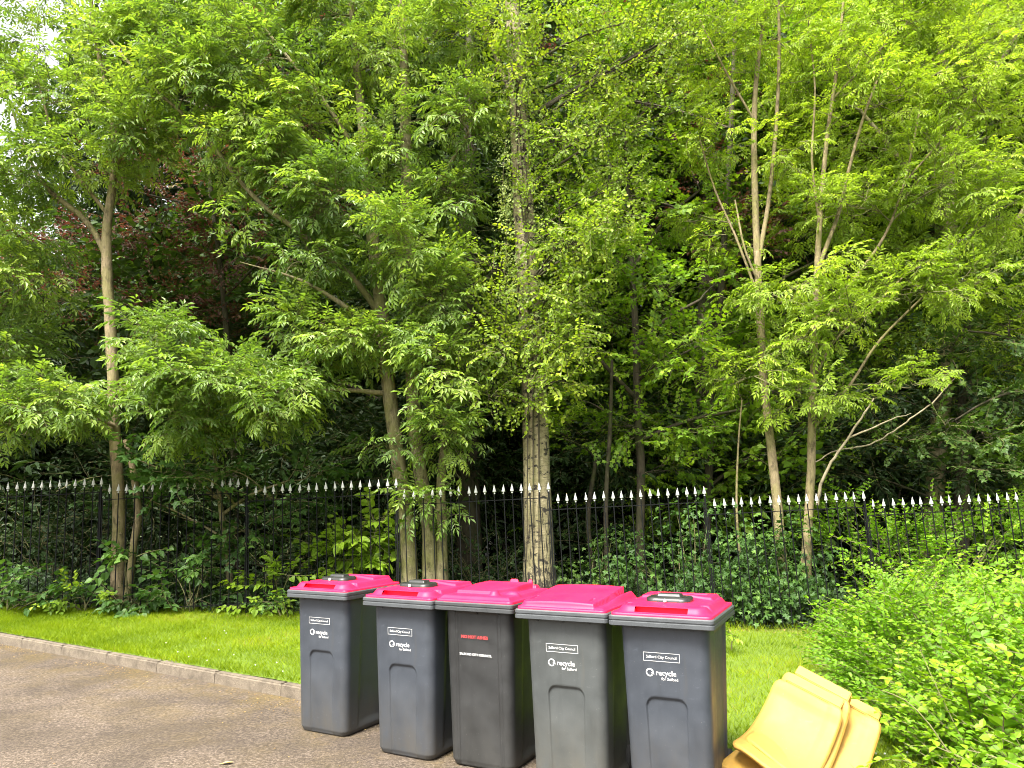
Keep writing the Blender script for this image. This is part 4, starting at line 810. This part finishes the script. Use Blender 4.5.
plant('bramble_bush', 'dim tangle of bramble behind the railings at the far left', 'bush', 50, 600, 11.8, [(40,560,60,40,80,0,.5),(90,540,50,40,60,.3),(20,520,50,36,50,.3)], 'beech', 'dark_leaf', .95)
plant('bramble_bush', 'dim tangle of bramble behind the railings behind the first bin', 'bush', 310, 600, 11.8, [(310,560,50,34,60,0,.5),(240,570,40,28,40,.2),(340,585,50,20,40)], 'beech', 'dark_leaf', .95)
plant('bramble_bush', 'dim tangle of bramble behind the railings left of the birch foot', 'bush', 480, 600, 11.8, [(470,560,36,34,50,0,.5),(500,580,36,24,44),(450,585,36,20,30)], 'beech', 'dark_leaf', .95)
plant('snowberry_bush', 'yellow-green bush standing behind the right-hand railings', 'bush', 940, 620, 10.9, [(930,550,50,28,90,0,.5),(985,540,50,26,90,0,.5),(880,560,36,30,60,.1,.5),(1030,545,40,34,60),(840,540,26,40,40,.2)], 'pair', 'bush_leaf', 1.25, None, 6)

# big bright bush in front of the railings
def front_bush():
    n = 4700; y = rng.uniform(3.1, 9.5, n); xl = np.interp(y, [3.1, 4.2, 4.6, 5.2, 6, 7, 8.5, 9.5], [1.95, 2.16, 2.30, 2.30, 2.45, 2.80, 3.35, 3.8]); x = xl+rng.random(n)**1.15*(np.minimum(7.5, y*.78+1.0)-xl)
    e = np.minimum(1, (x-xl)/.75); be = np.minimum(1, (9.6-y)/.5); H = (.16+.58*np.sqrt(e))*np.clip(be, .3, 1)*(1+.22*np.sin(x*3.3+1)*np.sin(y*2.7)+.16*np.sin(x*6.1+y*4.3)+.10*np.sin(x*11-y*9)); H = H*np.interp(y, [3.1, 4.3, 6], [.80, .86, 1.02])
    g_ = zbase(x, y); f_ = np.where(rng.random(n) < .66, rng.uniform(.70, 1.0, n), rng.uniform(.10, .72, n))+(rng.random(n) < .10)*rng.uniform(.08, .34, n); z = g_+H*f_-.12
    P = np.stack([x, y, z], -1); gx = (1-e)*-1.1; D = np.stack([gx+rng.normal(0, .7, n), -.25+rng.normal(0, .7, n), .25+rng.normal(0, .15, n)], -1)
    T = np.clip(.42+.30*np.sin(x*2.3+.5*y)*np.sin(y*1.9)+rng.normal(0, .2, n), 0, 1); b0 = np.array([3.4, 6.0, float(zbase(3.4, 6.0))])
    root = empty('snowberry_bush', b0, 'large bright lime-green bush spilling over the lawn in front of the railings', 'bush')
    link('foliage', foliage('foliage', 'pair', P-b0, D, U+rng.normal(0, .25, P.shape), rng.uniform(.6, 1.1, n)*np.where(rng.random(n) < .2, 1.35, 1), T, [M['bush_leaf'], M['twig']]), root)
    k = rng.integers(0, n, 90); k = k[P[k, 1] < 6]; link('broad_foliage', foliage('broad_foliage', 'heart', P[k]-b0+[0, 0, .06], D[k]+[0, 0, .3], U+rng.normal(0, .2, (len(k), 3)), rng.uniform(.4, .62, len(k)), T[k], [M['bush_leaf'], M['twig']]), root)
    b = MB()
    for k in range(70):
        i = rng.integers(n); q = P[i]; a0 = np.array([q[0]+rng.normal(.2, .3), q[1]+rng.normal(.1, .3), 0]); a0[2] = float(zbase(a0[0], a0[1]))-.03; b.tube(bez(a0, q+np.array([0, 0, .05]), .1)-b0, np.linspace(.007, .003, 8), 5)
    for pl in ([(960,770,.004,0),(930,725,.0035,.1),(905,700,.003,.2),(880,690,.002,.3)], [(975,770,.0035,0),(955,725,.003,.2),(938,690,.0025,.3),(920,650,.002,.45)]):
        a = at_s(pl, 3.9); b.tube(a[:, :3]-b0, a[:, 3], 5)
    link('stem', b.mesh('stem', M['twig'], True), root)
front_bush()

# ------------------------------------------------------------------ deep wood: crowns shared by copies
def wood_tree(seed, H, Rr, kind, leaf, sc, n):
    trunk = smooth_line(np.array([[0, 0, -.2, .22], [.1, .05, H*.3, .18], [-.1, .1, H*.6, .13], [.05, 0, H*.95, .04]]), .5); V, Q = tube(trunk[:, :3], trunk[:, 3], 8, .1); tm = npmesh('trunk', V, Q, [M['bark_dark']], smooth=True)
    P, D, T = [], [], []
    for k in range(26):
        h = rng.uniform(.12, 1.0); rad = Rr*(math.sin(math.pi*min(1, .25+.75*h))**.6+.15); a = rng.random()*6.28; q = rad*rng.uniform(.3, .8); c = np.array([q*math.cos(a), q*math.sin(a), H*h]); s = rng.uniform(.8, 1.5)
        p, d, C, t = cluster(c, (s, s, s*.75), n//26, 6); P.append(p); D.append(d); T.append(t)
    P = np.vstack(P); return tm, foliage('crown', kind, P, np.vstack(D), U+rng.normal(0, .35, P.shape), rng.uniform(.8, 1.25, len(P))*sc, np.concatenate(T), [M[leaf], M['twig']])
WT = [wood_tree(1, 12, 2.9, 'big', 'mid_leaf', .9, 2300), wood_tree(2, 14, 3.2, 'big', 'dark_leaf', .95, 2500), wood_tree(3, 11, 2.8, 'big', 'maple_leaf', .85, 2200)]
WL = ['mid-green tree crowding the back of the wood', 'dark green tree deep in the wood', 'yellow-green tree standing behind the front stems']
for i, (x, y, k, s) in enumerate([(-15, 17.5, 1, .85), (-11.5, 17, 0, .72), (-8, 18.5, 1, .98), (-5.6, 16.8, 0, 1.05), (-3.2, 18.3, 1, 1.0), (-1, 17, 0, 1.0), (1.4, 18, 1, 1.02), (3.6, 16.6, 2, 1.05), (6, 18.2, 1, 1.0), (8.4, 16.6, 2, 1.1), (10.8, 18, 0, 1.1), (13.6, 17, 2, 1.1), (17, 19, 1, 1.05),
        (-13, 23, 1, .8), (-8.5, 23, 1, 1.15), (-4, 23, 0, 1.15), (0.5, 23, 1, 1.2), (5, 23, 0, 1.25), (9.5, 23, 1, 1.25), (14, 23, 0, 1.25), (-18, 21, 1, .85), (19.5, 24, 1, 1.2)]):
    s = s*(1.18 if x > -8.2 else 1); r = empty('wood_tree', (x, y, float(zbase(x, y))), WL[k], 'tree', 'trees at the back of the wood'); r.scale = (s, s, s); r.rotation_euler = (0, 0, rng.random()*6.28)
    link('trunk', WT[k][0], r); link('crown', WT[k][1], r)
def thicket(n):
    P, D, T = [], [], []
    for k in range(14):
        p, d, C, t = cluster((rng.uniform(-1.2, 1.2), rng.uniform(-.6, .6), rng.uniform(.3, 2.6)), (.8, .6, .55), n//14, 5); P.append(p); D.append(d); T.append(t)
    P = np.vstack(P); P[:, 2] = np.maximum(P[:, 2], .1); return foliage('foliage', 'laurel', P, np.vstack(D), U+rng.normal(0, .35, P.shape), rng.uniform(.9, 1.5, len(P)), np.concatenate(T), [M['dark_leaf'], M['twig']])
TH = [thicket(900), thicket(1000)]
for i, (x, y, s) in enumerate([(-11, 14.2, 1.1), (-8.4, 14.6, 1.0), (-6.2, 13.8, .9), (-4, 14.8, 1.05), (-2, 14.2, 1.0), (0, 14.9, 1.1), (2.2, 14.4, 1.1), (4.4, 14.9, 1.1), (6.6, 14.2, 1.1), (8.8, 14.6, 1.2), (11, 14.2, 1.2), (-9.5, 16, 1.2), (-9.6, 15.2, 1.7), (-11.6, 16.2, 1.9), (2.5, 20.5, 2.3), (-1.5, 20.5, 2.3), (6.5, 20.5, 2.3), (-6, 20.5, 2.2), (10.5, 20.5, 2.3), (-3, 16.2, 1.3), (3.2, 16, 1.3), (9.5, 16, 1.3)]):
    r = empty('laurel_shrub', (x, y, float(zbase(x, y))), 'shaded dark laurel shrub on the wood floor far behind the railings', 'shrub', 'laurels in the deep shade'); r.scale = (s, s, s); r.rotation_euler = (0, 0, rng.random()*6.28)
    link('foliage', TH[i % 2], r)
    b = MB(); [b.tube(bez(np.array([0, 0, -.1]), np.array([rng.normal(0, .7), rng.normal(0, .4), 2.0]), .1), np.linspace(.03, .01, 8), 5) for _ in range(5)]; link('stem', b.mesh('stem', M['bark_dark'], True), r)

# ------------------------------------------------------------------ grass, litter, small flowers, ground ivy
def blades(name, x, y, h, wd, mat, tint, lean=.8):
    n = len(x); z = zbase(x, y)+.006; a = rng.random(n)*6.28; b = rng.random(n)*6.28; L = np.stack([np.cos(a), np.sin(a), 0*a], -1); base = np.stack([x, y, z], -1)
    tip = base+np.stack([np.cos(b)*h*lean, np.sin(b)*h*lean, h], -1); V = np.stack([base-L*wd[:, None]/2, base+L*wd[:, None]/2, tip], 1).reshape(-1, 3)
    return npmesh(name, V, np.arange(3*n).reshape(-1, 3), [mat], None, np.repeat(tint, 3))
n = 190000; x = rng.uniform(-9, 5.2, n); v = rng.random(n); y = ky(x)+.09+v*(yfen(x)+.05-ky(x)-.09); d = np.hypot(x, y); keep = (np.abs(x) < y*.78+.6) & (rng.random(n) < np.clip(2.2*np.sqrt(6/d)-1+.35, .25, 1)); x, y = x[keep], y[keep]; v = v[keep]
h = rng.uniform(.025, .055, len(x))*(1+1.3*(v > .965)*(rng.random(len(x)) < .6)+.7*(v < .03)*(rng.random(len(x)) < .5)+.5*(np.sin(x*5.1+y*3)*np.sin(y*6.3-x*2) > .75)); tn = np.clip(.45+.22*np.sin(x*1.7)*np.sin(y*2.3)+.18*np.sin(x*4.1+y*2)*np.sin(y*5.3-x)+rng.normal(0, .2, len(x))-.2*(v > .95), 0, 1)
tag(link('grass', blades('grass', x, y, h, rng.uniform(.005, .009, len(x)), M['grass'], tn)), kind='stuff')
def flakes(name, x, y, z, s, mat, tint):
    n = len(x); D = np.stack([rng.normal(size=n), rng.normal(size=n), rng.normal(0, .12, n)], -1); R = frames(D, U+rng.normal(0, .2, (n, 3))); V = KITE[0]*np.array([1, .5, .6]); W = np.einsum('nij,vj->nvi', R, V)*s[:, None, None]+np.stack([x, y, z], -1)[:, None]
    return npmesh(name, W.reshape(-1, 3), (KITE[1][None]+(np.arange(n)*4)[:, None, None]).reshape(-1, 3), [mat], None, np.repeat(tint, 4))
n = 5200; x = rng.uniform(-8.5, -.2, n); y = ky(x)-.03-np.abs(rng.normal(0, .28, n))*(.5+.8*np.sin(x*2.1)**2); k = rng.random(n) < .5+.5*np.sin(x*2.9+1); x, y = x[k], y[k]
x2 = rng.uniform(-6, 1.5, 500); y2 = rng.uniform(4.2, 9, 500); k = y2 < ky(x2)-.05; x = np.concatenate([x, x2[k]]); y = np.concatenate([y, y2[k]])
tag(link('leaf_litter', flakes('leaf_litter', x, y, zt(x)+.010, rng.uniform(.006, .026, len(x))*rng.uniform(.4, 1, len(x)), M['litter'], rng.random(len(x))**1.8*.8)), kind='stuff')
n = 2600; x = rng.uniform(-9, 4, n); y = yfen(x)-.10+rng.normal(0, .13, n); tag(link('dead_leaves', flakes('dead_leaves', x, y, zbase(x, y)+.012, rng.uniform(.02, .06, n), M['litter'], rng.random(n)*.7)), kind='stuff')
n = 45; cx = rng.choice([-2.1, -2.6, 1.6, -1.7, 1.9, 2.2], n); x = cx+rng.normal(0, .7, n); y = ky(x)+.18+np.abs(rng.normal(0, .7, n)); k = y < yfen(x)-.3; x, y = x[k], y[k]
b = MB()
for X_, Y_ in zip(x, y): b.lathe([(.002, 0), (.006, .003), (.007, .007), (.003, .011)], 6, (X_, Y_, float(zbase(X_, Y_))+.045))
tag(link('clover_flowers', b.mesh('clover_flowers', M['petal'])), kind='stuff')
fl = flakes('fallen_leaf', np.array([0.]), np.array([0.]), np.array([0.]), np.array([.09]), M['litter'], np.array([1.])); c = at(234, 764, 5); t_ = (EYE)/( -(at(234, 764, 1)[2]-EYE)-.0376*at(234, 764, 1)[0]); q = at(234, 764, t_)
tag(link('fallen_leaf', fl, None, (q[0], q[1], float(zt(q[0]))+.012)), 'single pale yellow leaf lying on the tarmac at the bottom edge', 'leaf')
n = 3400; x = rng.uniform(-9, 7, n); y = yfen(x)+.15+rng.random(n)**1.6*3.2; p = np.stack([x, y, zbase(x, y)+rng.uniform(.05, .32, n)], -1)
tag(link('ground_ivy', foliage('ground_ivy', 'ivy', p, np.stack([rng.normal(0, .5, n), -.6+rng.normal(0, .4, n), np.full(n, .5)], -1), U+rng.normal(0, .3, p.shape), rng.uniform(.6, 1.1, n), np.clip(rng.normal(.4, .25, n), 0, 1), [M['dark_leaf'], M['twig']])), kind='stuff')
